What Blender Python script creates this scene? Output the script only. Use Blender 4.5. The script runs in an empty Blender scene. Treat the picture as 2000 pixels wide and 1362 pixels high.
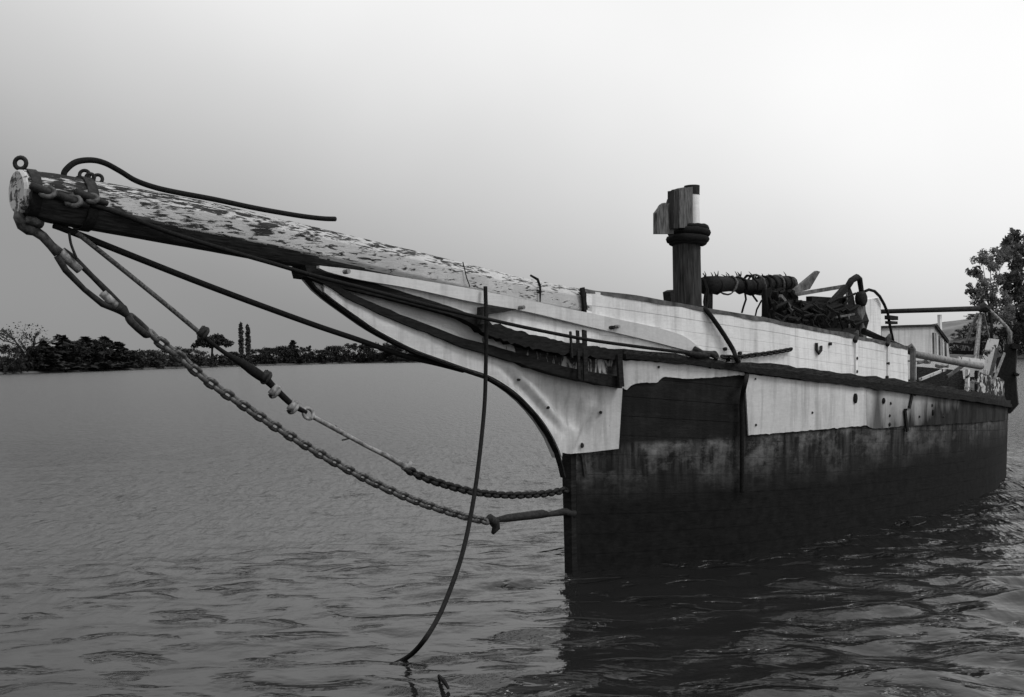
import bpy, math, random
import numpy as np
from mathutils import Vector, Matrix, noise
from mathutils.bvhtree import BVHTree

R = math.radians
rnd = random.Random(7)
sc = bpy.context.scene
col = sc.collection

# ------------------------------------------------------------------ camera, sky, sun, exposure
F = 1944.0
CAM_H = 2.6
cam_data = bpy.data.cameras.new('camera')
cam_data.lens = 35.0
cam_data.sensor_width = 36.01
cam_data.clip_end = 9000
cam_data.clip_start = 0.05
cam = bpy.data.objects.new('camera', cam_data)
col.objects.link(cam)
CAMM = Matrix.Translation((0, 0, CAM_H)) @ Matrix.Rotation(R(90.4), 4, 'X') @ Matrix.Rotation(R(-1.06), 4, 'Z')
cam.matrix_world = CAMM
sc.camera = cam
CAMI = CAMM.inverted()
EYE = CAMM.translation

SUN_AZ, SUN_EL = R(62), R(48)          # azimuth to the right of the view, elevation
world = bpy.data.worlds.new('World')
sc.world = world
world.use_nodes = True
nt = world.node_tree
nt.nodes.clear()
N = nt.nodes.new
L = nt.links.new
wo = N('ShaderNodeOutputWorld')
bg = N('ShaderNodeBackground')
bg.inputs['Strength'].default_value = 0.1
sky = N('ShaderNodeTexSky')
sky.sky_type = 'NISHITA'
sky.sun_disc = False
sky.sun_elevation = SUN_EL
sky.sun_rotation = SUN_AZ
sky.dust_density = 4.0
bw = N('ShaderNodeRGBToBW')
L(sky.outputs[0], bw.inputs[0])
skyk = N('ShaderNodeMath'); skyk.operation = 'MULTIPLY'; skyk.inputs[1].default_value = 0.16
L(bw.outputs[0], skyk.inputs[0])
tc = N('ShaderNodeTexCoord')
dot = N('ShaderNodeVectorMath'); dot.operation = 'DOT_PRODUCT'
dot.inputs[1].default_value = (6.6, 0.0, 19.5)       # overcast: brighter upwards and towards the sun's side
L(tc.outputs['Generated'], dot.inputs[0])
add = N('ShaderNodeMath'); add.operation = 'ADD'; add.inputs[1].default_value = 2.85
L(dot.outputs['Value'], add.inputs[0])
mx = N('ShaderNodeMath'); mx.operation = 'SMOOTH_MAX'; mx.inputs[1].default_value = 2.7; mx.inputs[2].default_value = 1.0
L(add.outputs[0], mx.inputs[0])
mn = N('ShaderNodeMath'); mn.operation = 'SMOOTH_MIN'; mn.inputs[1].default_value = 8.7; mn.inputs[2].default_value = 2.0
L(mx.outputs[0], mn.inputs[0])
cn = N('ShaderNodeTexNoise'); cn.inputs['Scale'].default_value = 2.2; cn.inputs['Detail'].default_value = 4
L(tc.outputs['Generated'], cn.inputs['Vector'])
cm = N('ShaderNodeMapRange'); cm.inputs['From Min'].default_value = .3; cm.inputs['From Max'].default_value = .7
cm.inputs['To Min'].default_value = .94; cm.inputs['To Max'].default_value = 1.06
L(cn.outputs[0], cm.inputs['Value'])
mul = N('ShaderNodeMath'); mul.operation = 'MULTIPLY'
L(mn.outputs[0], mul.inputs[0]); L(cm.outputs[0], mul.inputs[1])
tot = N('ShaderNodeMath'); tot.operation = 'ADD'
L(mul.outputs[0], tot.inputs[0]); L(skyk.outputs[0], tot.inputs[1])
L(tot.outputs[0], bg.inputs['Color'])
L(bg.outputs[0], wo.inputs['Surface'])

sd = bpy.data.lights.new('sun', 'SUN')
sd.energy = 1.4
sd.angle = R(18)
sd.color = (1, 1, 1)
sun = bpy.data.objects.new('sun', sd)
col.objects.link(sun)
sdir = Vector((math.sin(SUN_AZ) * math.cos(SUN_EL), -0.25, math.sin(SUN_EL))).normalized()
sun.rotation_euler = sdir.to_track_quat('Z', 'Y').to_euler()

vs = sc.view_settings
vs.view_transform = 'Standard'
vs.look = 'None'
vs.exposure = 0.0
vs.gamma = 1.0
vs.use_curve_mapping = False

# ------------------------------------------------------------------ pixel helpers (photo pixels, 2000 x 1362)
def ray(px, py):
    return (CAMM.to_3x3() @ Vector(((px - 1000) / F, (681 - py) / F, -1.0)))

def at(px, py, d):                      # point seen at a pixel, d metres deep
    return EYE + ray(px, py) * d

def ground(px, py, z=0.0):
    r = ray(px, py)
    return EYE + r * ((z - EYE.z) / r.z)

def proj(v):
    c = CAMI @ v
    return 1000 + c.x / -c.z * F, 681 - c.y / -c.z * F, -c.z

def interp(tab, x):
    if x <= tab[0][0]:
        return tab[0][1]
    for (x0, y0), (x1, y1) in zip(tab, tab[1:]):
        if x <= x1:
            return y0 + (y1 - y0) * (x - x0) / (x1 - x0)
    return tab[-1][1]

def smooth(tab, x):                     # catmull-rom over a table
    if x <= tab[0][0]: return tab[0][1]
    if x >= tab[-1][0]: return tab[-1][1]
    for i in range(len(tab) - 1):
        x0, y0 = tab[i]; x1, y1 = tab[i + 1]
        if x <= x1:
            m0 = (tab[i + 1][1] - tab[i - 1][1]) / (tab[i + 1][0] - tab[i - 1][0]) if i > 0 else (y1 - y0) / (x1 - x0)
            m1 = (tab[i + 2][1] - y0) / (tab[i + 2][0] - x0) if i + 2 < len(tab) else (y1 - y0) / (x1 - x0)
            h = x1 - x0; t = (x - x0) / h
            return ((2*t**3 - 3*t*t + 1) * y0 + (t**3 - 2*t*t + t) * h * m0 + (-2*t**3 + 3*t*t) * y1 + (t**3 - t*t) * h * m1)

# ship frame: s metres aft of the stem, p metres to port, z up
O = Vector((0.71, 11.9, 0))
AX = Vector((0.69, 0.724, 0)).normalized()
PT = Vector((0.724, -0.69, 0)).normalized()
UP = Vector((0, 0, 1))
ANG = math.atan2(AX.y, AX.x)

def sh(s, p, z):
    return O + AX * s + PT * p + UP * z

def spz(v):
    d = v - O
    return d.dot(AX), d.dot(PT), d.z

def on_p(px, py, p):
    r = ray(px, py)
    t = (p - (EYE - O).dot(PT)) / r.dot(PT)
    return EYE + r * t

def side_z(tab, s, p, fn=smooth):
    z = 2.0
    for _ in range(6):
        x, y, d = proj(sh(s, p, z))
        z += (y - fn(tab, x)) * d / F
    return z

# ------------------------------------------------------------------ mesh collector
class MB:
    def __init__(self):
        self.v = []; self.f = []
    def add(self, pts):
        i = len(self.v); self.v += [Vector(p) for p in pts]; return i
    def loft(self, rings, closed=True, caps=True):
        n = len(rings[0]); i0 = len(self.v)
        for r in rings: self.add(r)
        for k in range(len(rings) - 1):
            a = i0 + k * n; b = a + n
            for j in range(n if closed else n - 1):
                j2 = (j + 1) % n
                self.f.append((a + j, a + j2, b + j2, b + j))
        if caps and closed:
            self.f.append(tuple(range(i0 + n - 1, i0 - 1, -1)))
            e = i0 + (len(rings) - 1) * n
            self.f.append(tuple(range(e, e + n)))
        return self
    def tube(self, pts, r, n=8, caps=True):
        pts = [Vector(p) for p in pts]; m = len(pts)
        rr = r if isinstance(r, (list, tuple)) else [r] * m
        t0 = (pts[1] - pts[0]).normalized()
        ref = UP if abs(t0.z) < .9 else Vector((1, 0, 0))
        u = t0.cross(ref).normalized(); rings = []
        for k in range(m):
            t = (pts[min(k + 1, m - 1)] - pts[max(k - 1, 0)]).normalized()
            u = (u - t * u.dot(t)).normalized(); w = t.cross(u)
            rings.append([pts[k] + (u * math.cos(a) + w * math.sin(a)) * rr[k] for a in [2 * math.pi * j / n for j in range(n)]])
        return self.loft(rings, True, caps)
    def box(self, c, ax, ay, az):        # centre and three half-axis vectors
        c, ax, ay, az = map(Vector, (c, ax, ay, az))
        return self.loft([[c - ax - ay + az * s, c + ax - ay + az * s, c + ax + ay + az * s, c - ax + ay + az * s] for s in (-1, 1)])
    def bar(self, a, b, w, h, up=UP):    # rectangular bar from a to b
        a, b = Vector(a), Vector(b); t = (b - a).normalized()
        s = t.cross(up).normalized() * w / 2; u = s.cross(t).normalized() * h / 2
        return self.loft([[q - s - u, q + s - u, q + s + u, q - s + u] for q in (a, b)])
    def torus(self, c, nrm, R_, r, n=16, m=6):
        nrm = Vector(nrm).normalized(); c = Vector(c)
        u = nrm.orthogonal().normalized(); w = nrm.cross(u); i0 = len(self.v)
        for k in range(n):
            a = 2 * math.pi * k / n; d = u * math.cos(a) + w * math.sin(a)
            self.add([c + d * (R_ + r * math.cos(b)) + nrm * r * math.sin(b) for b in [2 * math.pi * j / m for j in range(m)]])
        for k in range(n):
            for j in range(m):
                self.f.append((i0 + k * m + j, i0 + k * m + (j + 1) % m, i0 + (k + 1) % n * m + (j + 1) % m, i0 + (k + 1) % n * m + j))
        return self
    def slab(self, grid, off):           # grid[i][j] of points, off(i,j) vector to the back face
        a = len(grid); b = len(grid[0]); i0 = len(self.v)
        for r in grid: self.add(r)
        i1 = len(self.v)
        for i, r in enumerate(grid): self.add([q + (off(i, j) if callable(off) else off) for j, q in enumerate(r)])
        for i in range(a - 1):
            for j in range(b - 1):
                q = (i0 + i * b + j, i0 + (i + 1) * b + j, i0 + (i + 1) * b + j + 1, i0 + i * b + j + 1)
                self.f.append(q); d = i1 - i0
                self.f.append(tuple(x + d for x in reversed(q)))
        rim = [(i, 0) for i in range(a)] + [(a - 1, j) for j in range(1, b)] + [(i, b - 1) for i in range(a - 2, -1, -1)] + [(0, j) for j in range(b - 2, 0, -1)]
        for k in range(len(rim)):
            (i, j), (i2, j2) = rim[k], rim[(k + 1) % len(rim)]
            self.f.append((i0 + i2 * b + j2, i0 + i * b + j, i1 + i * b + j, i1 + i2 * b + j2))
        return self
    def prism(self, poly, off):
        n = len(poly); return self.loft([[Vector(p) for p in poly], [Vector(p) + Vector(off) for p in poly]])

MW = {}

def tag(o, label=None, cat=None, group=None, kind=None):
    for k, v in (('label', label), ('category', cat), ('group', group), ('kind', kind)):
        if v: o[k] = v
    return o

def empty(name, M, label, cat, group=None):
    o = bpy.data.objects.new(name, None); o.empty_display_size = .2
    col.objects.link(o); o.matrix_world = M; MW[o.name] = M.copy()
    return tag(o, label, cat, group)

def obj(name, mb, mat, parent=None, shade=False, base=None, label=None):
    if parent is None:
        if base is None:
            n = len(mb.v); c = sum(mb.v, Vector()) / n
            base = Vector((c.x, c.y, min(v.z for v in mb.v)))
        M = Matrix.Translation(base)
    else:
        M = MW[parent.name]
    inv = M.inverted()
    me = bpy.data.meshes.new(name)
    me.from_pydata([inv @ v for v in mb.v], [], mb.f)
    if mat: me.materials.append(mat)
    if shade:
        me.polygons.foreach_set('use_smooth', [True] * len(me.polygons))
        me.update()
        if shade == 'auto':
            try: me.set_sharp_from_angle(angle=R(40))
            except Exception: pass
    me.update()
    import bmesh
    bm = bmesh.new(); bm.from_mesh(me); bmesh.ops.recalc_face_normals(bm, faces=bm.faces); bm.to_mesh(me); bm.free()
    o = bpy.data.objects.new(name, me); col.objects.link(o)
    if parent is None:
        o.matrix_world = M; MW[o.name] = M
    else:
        o.parent = parent; MW[o.name] = M
    if label: o['label'] = label
    return o

def dup(o, parent, M, W=None):           # copy of one part with its own local matrix
    c = o.copy(); col.objects.link(c); c.parent = parent; c.matrix_local = M
    return c

# ------------------------------------------------------------------ materials (all grey: the photograph is black and white)
def g(v): return (v, v, v, 1)

def base_mat(name, rough=.7, metal=0.0, spec=.4):
    m = bpy.data.materials.new(name); m.use_nodes = True
    b = m.node_tree.nodes['Principled BSDF']
    b.inputs['Roughness'].default_value = rough; b.inputs['Metallic'].default_value = metal
    b.inputs['Specular IOR Level'].default_value = spec
    return m, m.node_tree, b

def nz(t, scale, detail=5, vec=(1, 1, 1), rough=.6, dist=0.0, loc=(0, 0, 0)):
    c = t.nodes.new('ShaderNodeTexCoord'); mp = t.nodes.new('ShaderNodeMapping')
    mp.inputs['Scale'].default_value = vec; mp.inputs['Location'].default_value = loc
    t.links.new(c.outputs['Object'], mp.inputs['Vector'])
    n = t.nodes.new('ShaderNodeTexNoise'); n.inputs['Scale'].default_value = scale; n.inputs['Detail'].default_value = detail
    n.inputs['Roughness'].default_value = rough; n.inputs['Distortion'].default_value = dist
    t.links.new(mp.outputs[0], n.inputs['Vector'])
    return n.outputs[0]

def ramp(t, x, a, b, lo, hi, interp_='LINEAR'):
    r = t.nodes.new('ShaderNodeMapRange'); r.clamp = True
    if interp_ != 'LINEAR': r.interpolation_type = interp_
    for k, v in (('From Min', a), ('From Max', b), ('To Min', lo), ('To Max', hi)): r.inputs[k].default_value = v
    t.links.new(x, r.inputs['Value']); return r.outputs[0]

def mth(t, op, a, b):
    m = t.nodes.new('ShaderNodeMath'); m.operation = op
    for i, v in enumerate((a, b)):
        if isinstance(v, (int, float)): m.inputs[i].default_value = v
        elif v is not None: t.links.new(v, m.inputs[i])
    return m.outputs[0]

def mixv(t, f, a, b):
    m = t.nodes.new('ShaderNodeMix'); m.data_type = 'FLOAT'
    for i, v in ((0, f), (2, a), (3, b)):
        if isinstance(v, (int, float)): m.inputs[i].default_value = v
        else: t.links.new(v, m.inputs[i])
    return m.outputs[0]

def sepx(t, axis, normal=False):
    c = t.nodes.new('ShaderNodeNewGeometry' if normal else 'ShaderNodeTexCoord'); s = t.nodes.new('ShaderNodeSeparateXYZ')
    t.links.new(c.outputs['Normal' if normal else 'Object'], s.inputs[0]); return s.outputs[axis]

def bump(t, b, h, strength=.3, dist=.02):
    n = t.nodes.new('ShaderNodeBump'); n.inputs['Strength'].default_value = strength; n.inputs['Distance'].default_value = dist
    t.links.new(h, n.inputs['Height']); t.links.new(n.outputs[0], b.inputs['Normal'])

def rough_mat(name, lo, hi, scale=6, vec=(1, 1, 1), rough=.8, bs=.4, bd=.01, metal=0.0, spec=.3, detail=6):
    m, t, b = base_mat(name, rough, metal, spec)
    n = nz(t, scale, detail, vec)
    t.links.new(ramp(t, n, .32, .68, lo, hi), b.inputs['Base Color'])
    bump(t, b, n, bs, bd)
    return m

M = {}
M['iron'] = rough_mat('rusty_iron', .01, .035, 30, bs=.5, bd=.006, rough=.7, spec=.15)
M['iron_light'] = rough_mat('galvanised_iron', .06, .34, 20, bs=.4, bd=.004, rough=.55)
M['black'] = rough_mat('tarred_black_wood', .007, .022, 9, (1, 5, 5), rough=.8, bs=.6, bd=.012, spec=.08)
M['dark_wood'] = rough_mat('weathered_dark_wood', .01, .045, 8, (.8, 6, 6), rough=.9, bs=.7, bd=.012, spec=.08)
M['spar_under'] = rough_mat('dark_spar_underside', .022, .085, 9, (.7, 7, 7), rough=.85, bs=.6, bd=.01, spec=.1)
M['mast_wood'] = rough_mat('weathered_mast_wood', .012, .06, 7, (6, 6, .5), rough=.9, bs=.6, bd=.012, spec=.08)
M['grey_wood'] = rough_mat('bare_grey_wood', .02, .17, 7, (6, 6, .8), rough=.9, bs=.8, bd=.015, spec=.1)
M['plank_grey'] = rough_mat('grey_plank', .04, .16, 9, (1, 1, 1), rough=.85, spec=.15)
M['rope_dark'] = rough_mat('tarred_rope', .007, .02, 60, bs=.6, bd=.004, rough=.9, spec=.08)
M['rope_grey'] = rough_mat('worn_rope', .03, .16, 50, bs=.6, bd=.004, rough=.9, spec=.1)
M['iron_mid'] = rough_mat('scaled_iron', .012, .11, 24, bs=.6, bd=.008, rough=.6, spec=.3)
M['chain'] = rough_mat('chain_iron', .015, .13, 22, bs=.3, bd=.004, rough=.5, metal=.2, spec=.4)
M['pipe'] = rough_mat('grey_pipe', .1, .26, 12, rough=.6)
M['deck'] = rough_mat('deck_wood', .03, .1, 5, (1, 12, 1))

def white_mat(name, base, grime=.25, streak=.3, seams=True):
    m, t, b = base_mat(name, .55, 0, .35)
    big = ramp(t, nz(t, 1.3, 6), .35, .7, 1.0, 1 - grime)
    fine = ramp(t, nz(t, 28, 4), .3, .7, .93, 1.03)
    st = ramp(t, nz(t, 5, 5, (1.6, 1.6, .16), loc=(3, 1, 0)), .5, .75, 1.0, 1 - streak)
    spots = ramp(t, nz(t, 16, 3, loc=(7, 0, 2)), .74, .78, 1.0, .5)
    st2 = ramp(t, nz(t, 9, 4, (1.4, 1.4, .1), loc=(8, 3, 1)), .52, .72, 1.0, 1 - streak * .6)
    grain = ramp(t, nz(t, 5, 6, (.4, 6, 9), .7), .35, .7, 1.03, .9)
    v = mth(t, 'MULTIPLY', mth(t, 'MULTIPLY', mth(t, 'MULTIPLY', big, fine), mth(t, 'MULTIPLY', st2, grain)), mth(t, 'MULTIPLY', st, spots))
    v = mth(t, 'MULTIPLY', v, base)
    t.links.new(v, b.inputs['Base Color'])
    bump(t, b, nz(t, 14, 5, (.5, 2, 2)), .18, .01)
    return m
M['white'] = white_mat('white_bulwark_paint', .84, .15, .3)
M['board'] = white_mat('off_white_board_paint', .62, .18, .2)
M['sheath'] = white_mat('dull_white_sheathing_paint', .67, .2, .38)
M['cabin'] = white_mat('faded_cabin_paint', .62, .3, .35)

def peel_mat(name, paint, bare, a0, a1, x0, x1, th0, th1, vec=(1.6, 9, 9), scale=1.0, updir=.06):
    """paint flaking off bare wood; the bare share changes along the piece (x0..x1)"""
    m, t, b = base_mat(name, .75, 0, .12)
    n = nz(t, scale, 7, vec, .62, .9)
    n2 = nz(t, scale * 2.7, 5, vec, .6, .4, loc=(4, 2, 9))
    n = mth(t, 'ADD', mth(t, 'MULTIPLY', n, .72), mth(t, 'MULTIPLY', n2, .28))
    th = ramp(t, sepx(t, 0), x0, x1, th0, th1)
    k = mth(t, 'SUBTRACT', n, th)
    k = mth(t, 'ADD', k, mth(t, 'MULTIPLY', sepx(t, 2, True), updir))
    mask = ramp(t, k, -.022, .022, 0, 1)
    pc = mth(t, 'MULTIPLY', ramp(t, nz(t, 3, 5), .3, .7, paint * .8, paint * 1.05), ramp(t, nz(t, 40, 3), .3, .7, .92, 1.04))
    bc = ramp(t, nz(t, 8, 5, (.6, 6, 6)), .3, .7, bare * .5, bare * 1.6)
    t.links.new(mixv(t, mask, pc, bc), b.inputs['Base Color'])
    hgt = mth(t, 'ADD', mth(t, 'MULTIPLY', mask, -1.0), mth(t, 'MULTIPLY', nz(t, 30, 4, (.4, 4, 4)), .4))
    bump(t, b, hgt, .9, .012)
    return m
M['spar'] = peel_mat('flaking_white_spar_paint', .46, .022, 0, 1, -6.3, -.6, .518, .59, (3.0, 17, 17), 1.5, .05)
M['peel'] = peel_mat('badly_flaked_white_paint', .5, .02, 0, 1, -20, 20, .47, .47, (2.2, 2.2, 3.2), 1.7, 0)
M['peel_white'] = peel_mat('flaked_white_plank', .7, .015, 0, 1, -20, 20, .545, .545, (5, 5, 3), 1.5, 0)
M['peel_head'] = peel_mat('burnt_off_head_paint', .5, .03, 0, 1, -1.75, -1.1, .66, .455, (4, 4, 1.3), 1.5, 0)
M['spar_end'] = peel_mat('mottled_spar_end', .6, .08, 0, 1, -9, 9, .55, .55, (4, 4, 4), 2.2, 0)

def hull_mat():
    m, t, b = base_mat('tarred_hull_with_weed_line', .7, 0, .1)
    z = sepx(t, 2)
    wob = mth(t, 'MULTIPLY', mth(t, 'SUBTRACT', nz(t, 1.2, 5, (1, 1, 1)), .5), .35)
    zz = mth(t, 'ADD', z, wob)
    streak = ramp(t, nz(t, 7, 6, (1.3, 1.3, .14), .65), .42, .78, 0, 1)
    scuff = ramp(t, nz(t, 2.2, 7, (1, 1, 1.4), .7, loc=(2, 5, 1)), .48, .75, 0, 1)
    upper = ramp(t, zz, .78, 1.0, 0, 1)              # above the weed line
    pale = mth(t, 'MULTIPLY', ramp(t, zz, 1.0, 1.42, .25, 1), ramp(t, mth(t, 'ADD', z, mth(t, 'MULTIPLY', wob, .2)), 1.47, 1.54, 1, .09))   # scraped boot-top band under the white
    v = mth(t, 'MULTIPLY', mth(t, 'ADD', mth(t, 'MULTIPLY', streak, .5), scuff), pale)
    v = mth(t, 'ADD', .012, mth(t, 'MULTIPLY', v, .2))
    low = ramp(t, nz(t, 9, 6), .3, .7, .005, .014)
    t.links.new(mixv(t, upper, low, v), b.inputs['Base Color'])
    bump(t, b, nz(t, 12, 6, (.35, 2, 3)), .5, .012)
    return m
M['hull'] = hull_mat()

def patch_mat():
    m, t, b = base_mat('bare_tarred_planking', .75, 0, .08)
    n = nz(t, 6, 7, (.5, 2, 6), .65)
    sc_ = ramp(t, nz(t, 3, 6, (.6, 1, 2.5), .7), .55, .8, 0, .035)
    t.links.new(mth(t, 'ADD', ramp(t, n, .3, .7, .006, .022), sc_), b.inputs['Base Color'])
    bump(t, b, n, .6, .015)
    return m
M['patch'] = patch_mat()

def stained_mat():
    m, t, b = base_mat('stained_sheathing_darker_aft', .8, 0, .05)
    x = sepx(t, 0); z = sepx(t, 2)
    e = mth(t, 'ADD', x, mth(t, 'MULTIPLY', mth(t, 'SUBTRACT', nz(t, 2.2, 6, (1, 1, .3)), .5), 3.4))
    aft_dark = ramp(t, e, 4.3, 9.4, 0, 1, 'SMOOTHSTEP')  # colour goes darker towards the stern, broken up by noise
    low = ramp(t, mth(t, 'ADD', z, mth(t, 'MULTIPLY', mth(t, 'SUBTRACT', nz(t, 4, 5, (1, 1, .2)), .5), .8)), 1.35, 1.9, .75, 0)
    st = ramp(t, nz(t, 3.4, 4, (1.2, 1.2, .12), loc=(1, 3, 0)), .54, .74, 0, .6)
    k = mth(t, 'MINIMUM', mth(t, 'ADD', mth(t, 'ADD', aft_dark, low), st), 1.0)
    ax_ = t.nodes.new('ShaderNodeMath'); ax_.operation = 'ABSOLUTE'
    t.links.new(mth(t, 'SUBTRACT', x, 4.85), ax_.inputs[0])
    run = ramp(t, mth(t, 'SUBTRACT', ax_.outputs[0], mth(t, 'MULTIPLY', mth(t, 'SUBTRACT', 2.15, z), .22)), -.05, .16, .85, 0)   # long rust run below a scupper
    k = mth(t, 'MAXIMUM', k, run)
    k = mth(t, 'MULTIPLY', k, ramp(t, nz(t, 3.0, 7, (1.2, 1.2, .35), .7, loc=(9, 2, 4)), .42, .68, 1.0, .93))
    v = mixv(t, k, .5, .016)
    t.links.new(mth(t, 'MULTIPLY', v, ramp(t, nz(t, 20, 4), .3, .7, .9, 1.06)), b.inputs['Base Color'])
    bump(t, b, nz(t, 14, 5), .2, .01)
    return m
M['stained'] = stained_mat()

def leaf_mat(name, lo, hi, sc_=.5, trans=.15):
    m, t, b = base_mat(name, .7, 0, .15)
    v = ramp(t, nz(t, sc_, 3), .35, .65, lo, hi)
    t.links.new(v, b.inputs['Base Color'])
    tr = t.nodes.new('ShaderNodeBsdfTranslucent'); mx_ = t.nodes.new('ShaderNodeMixShader'); mx_.inputs[0].default_value = trans
    t.links.new(v, tr.inputs[0]); out = t.nodes['Material Output']
    t.links.new(b.outputs[0], mx_.inputs[1]); t.links.new(tr.outputs[0], mx_.inputs[2]); t.links.new(mx_.outputs[0], out.inputs['Surface'])
    return m
M['leaf'] = leaf_mat('dark_foliage', .012, .035, .35, .08)
M['leaf_mid'] = leaf_mat('mid_foliage', .035, .075, .4, .1)
M['leaf_near'] = leaf_mat('right_bank_foliage', .07, .27, .5, .4)
M['bark'] = rough_mat('bark', .02, .05, 3)
M['bank'] = rough_mat('bank_grass', .04, .10, .12, rough=1, bs=.3, bd=.5)
M['hill'] = rough_mat('hill_grass', .07, .21, .09, rough=1, bs=.4, bd=1.0)

def water_mat():
    m, t, b = base_mat('river_water', .07, 0, .5)
    b.inputs['Base Color'].default_value = g(.012)
    b.inputs['IOR'].default_value = 1.33
    c = t.nodes.new('ShaderNodeTexCoord')
    def wn(scale, vec, detail, dist=0.0):
        mp = t.nodes.new('ShaderNodeMapping'); mp.inputs['Scale'].default_value = vec
        mp.inputs['Rotation'].default_value = (0, 0, .3)
        t.links.new(c.outputs['Object'], mp.inputs['Vector'])
        n = t.nodes.new('ShaderNodeTexNoise'); n.inputs['Scale'].default_value = scale; n.inputs['Detail'].default_value = detail
        n.inputs['Distortion'].default_value = dist
        t.links.new(mp.outputs[0], n.inputs['Vector']); return n.outputs[0]
    n1 = wn(1.4, (.9, 1.5, 1), 3, .4)
    n2 = wn(9, (1, 1.2, 1), 3)
    area = wn(.16, (1, 1, 1), 2)                                   # gusts: ruffled water near the ship, calmer farther out
    gust = ramp(t, mth(t, 'ADD', sepx(t, 1), mth(t, 'ADD', mth(t, 'MULTIPLY', area, 9.0), mth(t, 'MULTIPLY', sepx(t, 0), -.35))), 16.5, 21.0, 1.0, .12, 'SMOOTHSTEP')
    dips = ramp(t, wn(1.75, (.8, 1.9, 1), 4, .5), .30, .47, 0, 1, 'SMOOTHSTEP')
    h = mth(t, 'ADD', mth(t, 'MULTIPLY', n1, .55), mth(t, 'MULTIPLY', n2, .08))
    h = mth(t, 'ADD', h, mth(t, 'MULTIPLY', mth(t, 'MULTIPLY', dips, gust), .8))
    far = ramp(t, sepx(t, 1), 9, 26, 0, 1)
    h = mth(t, 'ADD', h, mth(t, 'MULTIPLY', mth(t, 'MULTIPLY', wn(1.0, (6, 1.6, 1), 5), far), 3.0))
    bump(t, b, h, 1.0, .07)
    t.links.new(ramp(t, sepx(t, 1), 10, 40, .07, .22), b.inputs['Roughness'])
    return m
M['water'] = water_mat()

# ------------------------------------------------------------------ the setting: water, banks, hill
def axis(lo, hi, step, far, grow=1.22):
    a = list(np.arange(lo, hi + 1e-6, step)); s = step; x = a[-1]
    up = []
    while x < far: s *= grow; x += s; up.append(x)
    s = step; x = a[0]; dn = []
    while x > -far: s *= grow; x -= s; dn.append(x)
    return np.array(dn[::-1] + a + up)

def build_water():
    xs = axis(-8, 14, .08, 3000); ys = axis(3.5, 24, .08, 3000)
    X, Y = np.meshgrid(xs, ys); Z = np.zeros_like(X)
    rs = np.random.RandomState(3)
    for k in range(46):
        lam = .32 * (6.0 ** rs.rand()); a = rs.normal(R(75), .75)
        amp = .0019 * (lam / .5) ** 1.0
        Z += amp * np.sin((X * math.cos(a) + Y * math.sin(a)) * 2 * math.pi / lam + rs.rand() * 6.28)
    d = np.hypot(X, Y - 6)
    Z *= np.clip((34 - d) / 20, 0, 1) * (.75 + .75 / (1 + np.exp(-(X - 2.5) / 1.6)))
    nx, ny = len(xs), len(ys)
    me = bpy.data.meshes.new('water')
    V = np.stack([X, Y, Z], -1).reshape(-1, 3)
    I = np.arange(nx * ny).reshape(ny, nx)
    Q = np.stack([I[:-1, :-1], I[:-1, 1:], I[1:, 1:], I[1:, :-1]], -1).reshape(-1, 4)
    me.vertices.add(len(V)); me.vertices.foreach_set('co', V.ravel())
    me.loops.add(Q.size); me.loops.foreach_set('vertex_index', Q.ravel())
    me.polygons.add(len(Q)); me.polygons.foreach_set('loop_start', np.arange(0, Q.size, 4)); me.polygons.foreach_set('loop_total', np.full(len(Q), 4))
    me.polygons.foreach_set('use_smooth', np.ones(len(Q), bool))
    me.update(); me.validate(); me.materials.append(M['water'])
    o = bpy.data.objects.new('water', me); col.objects.link(o); o['kind'] = 'structure'
build_water()

shore_px = [(-700, 746), (-300, 737), (0, 731.5), (150, 726.5), (300, 721), (500, 714.5), (700, 709.5), (860, 707.5)]
SHORE = [ground(*q) for q in shore_px] + [Vector((60, 480, 0)), Vector((160, 520, 0)), Vector((420, 560, 0))]
def bank_strip(name, pts, prof, mat, inward, hs=None, seed=0, kind='structure'):
    mb = MB(); rows = []
    P = []
    for a, b in zip(pts, pts[1:]):
        n = max(2, int((b - a).length / 8))
        P += [(a + (b - a) * k / n) for k in range(n)]
    P.append(pts[-1])
    for i, q in enumerate(P):
        t = (P[min(i + 1, len(P) - 1)] - P[max(i - 1, 0)]).normalized()
        nrm = Vector((-t.y, t.x, 0)) * inward
        row = []
        f = 1.0 if hs is None else interp(hs, i / (len(P) - 1))
        for d, z in prof:
            w = noise.noise(Vector((q.x * .05, q.y * .05, seed + d * .02)))
            row.append(q + nrm * (d + (w * 1.5 if d < 5 else w * 8)) + UP * (z * f + (w * .12 * z if z > 1 else 0)))
        rows.append(row)
    mb.loft(rows, closed=False, caps=False)
    o = obj(name, mb, mat, shade=True, base=Vector((0, 0, 0)))
    o['kind'] = kind; return o
bank_strip('far_bank', SHORE, [(-1, -.5), (0, -.05), (.6, .5), (4, .9), (20, 1.3), (80, 2.0), (600, 3.0)], M['bank'], 1)
RSHORE = [Vector((40, 470, 0)), Vector((86, 330, 0)), Vector((113, 223, 0)), Vector((160, 150, 0)), Vector((240, 95, 0))]
bank_strip('right_hill', RSHORE, [(-1, -.5), (0, -.05), (1, .7), (10, 3), (25, 8), (50, 14), (85, 17), (140, 19), (400, 21)], M['hill'], 1,
           [(0, .2), (.25, .4), (.42, .85), (.58, 1), (1, 1)], 5).name = 'right_hill'

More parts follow.
